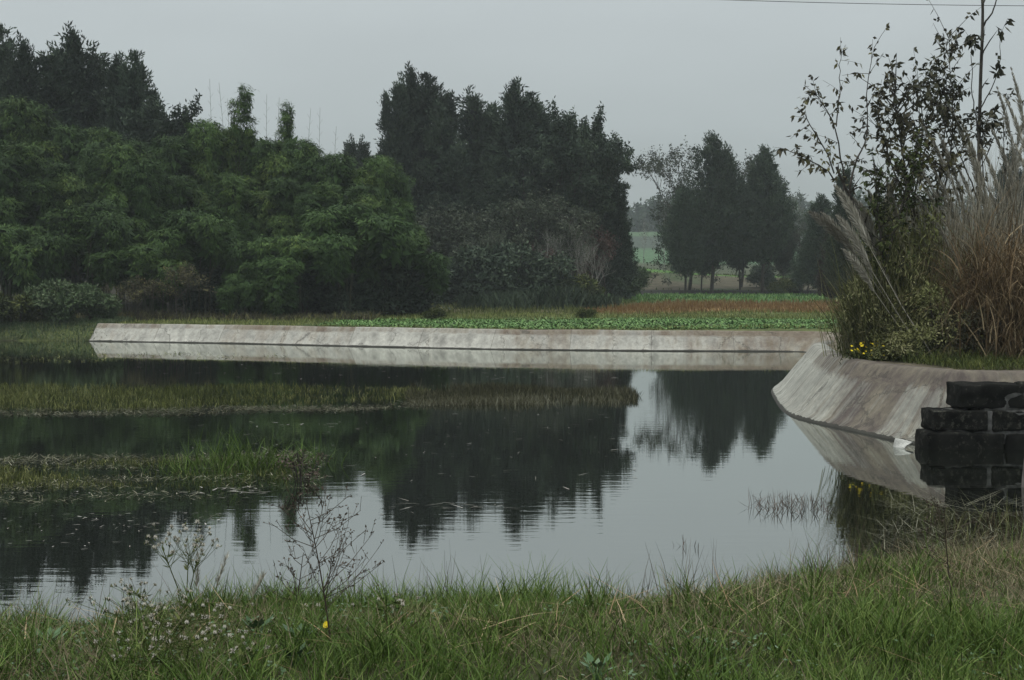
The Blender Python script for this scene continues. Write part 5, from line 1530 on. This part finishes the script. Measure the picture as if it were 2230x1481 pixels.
# pinkish grass plumes
for (px, py, h, lb) in ((425, 1335, .36, 'pinkish feathery grass plume beside the tall fluffy weed'), (455, 1335, .33, 'pinkish feathery grass plume leaning right next to the other'), (532, 1345, .22, 'small pale feathery grass plume at the shore')):
    p = base_at(px, py)
    t = thing('feather_grass', lb, 'grass', tuple(p))
    n = 110
    s = r.uniform(0, 1, n)
    le = .10 if px > 440 else .02
    c = np.stack([le * (.4 + .6 * s), 0 * s, h * (.5 + .5 * s)], 1)
    D = np.stack([r.normal(size=n) * .4 + le * 3, r.normal(size=n) * .4, np.ones(n)], 1)
    link('plume', mesh_quads('plume', leafq(c, D, randdir(r, n), r.uniform(.03, .06, n), .004), [M['plume']], r.uniform(0, 1, n)), t)
    link('stem', mesh_quads('stem', tube([(0, 0, -.02), (.3 * le, 0, .4 * h), (le, 0, h)], [.002, .002, .001], 3), [M['straw']], np.full(6, .4)), t)
# broad-leaved rosettes
for (px, py, s, lb) in ((560, 1392, 1.0, 'broad-leaved green plant left of the tall dry weed'), (655, 1405, 1.1, 'broad-leaved green plant just left of the yellow flower'), (640, 1450, .9, 'broad-leaved plant at the bottom of the picture below the dry weed'), (1300, 1480, .9, 'broad-leaved plant at the bottom edge, mid picture'), (100, 1420, 1.1, 'broad-leaved plant in the grass at the left edge')):
    p = base_at(px, py)
    t = thing('rosette_plant', lb, 'plant', tuple(p))
    n = 9
    s *= .7
    az = r.uniform(0, 6.28, n)
    D = np.stack([np.cos(az), np.sin(az), r.uniform(.3, 1.4, n)], 1)
    B = unit(D) * .04 + np.array([0, 0, .03])
    L = r.uniform(.06, .11, n)
    Q1 = leafq(B, D, np.stack([-np.cos(az), -np.sin(az), np.ones(n)], 1), L * s, L * .55 * s)
    link('leaves', mesh_quads('leaves', Q1, [M['broad']], r.uniform(.1, 1, n)), t)
    link('stem', mesh_quads('stem', np.concatenate([tube([(0, 0, -.02), b_ * .6, b_ + unit(d_) * .03], [.003, .0025, .002], 3) for b_, d_ in zip(B, D)]), [M['broad']], np.full(n * 6, .3)), t)
# the single yellow flower
p = base_at(712, 1400)
t = thing('flower_plant', 'single bright yellow flower at the foot of the tall dry weed', 'flower', tuple(p))
link('blossom', mesh_quads('blossom', np.concatenate([petals(np.array([0, -.01, .085]), .020, 12, (-.5, -.7, .5), r), petals(np.array([0, -.012, .088]), .013, 9, (-.5, -.7, .5), r)]), [M['yellow']]), t)
link('stem', mesh_quads('stem', tube([(0, 0, -.02), (.01, 0, .04), (0, -.008, .083)], [.002, .0018, .0015], 4), [M['broad']], np.full(8, .3)), t)

# ------------------------------------------------------------------ haze
hz, ht, hb = mat('haze')
ht.nodes.remove(hb)
pv = nd(ht, 'ShaderNodeVolumePrincipled')
pv.inputs['Color'].default_value = (0.86, 0.92, 0.95, 1)
pv.inputs['Density'].default_value = 0.00055
pv.inputs['Anisotropy'].default_value = 0.0
ht.links.new(pv.outputs[0], ht.nodes['Material Output'].inputs['Volume'])
bm = bmesh.new()
bmesh.ops.create_cube(bm, size=1.0)
me = bpy.data.meshes.new('haze')
bm.to_mesh(me)
bm.free()
me.materials.append(hz)
o = link('haze', me)
o.scale = (960, 680, 42)
o.location = (0, 320, 42 / 2 - 3)
tag(o, 'thin pale haze in the air over the fields', 'haze', kind='stuff')
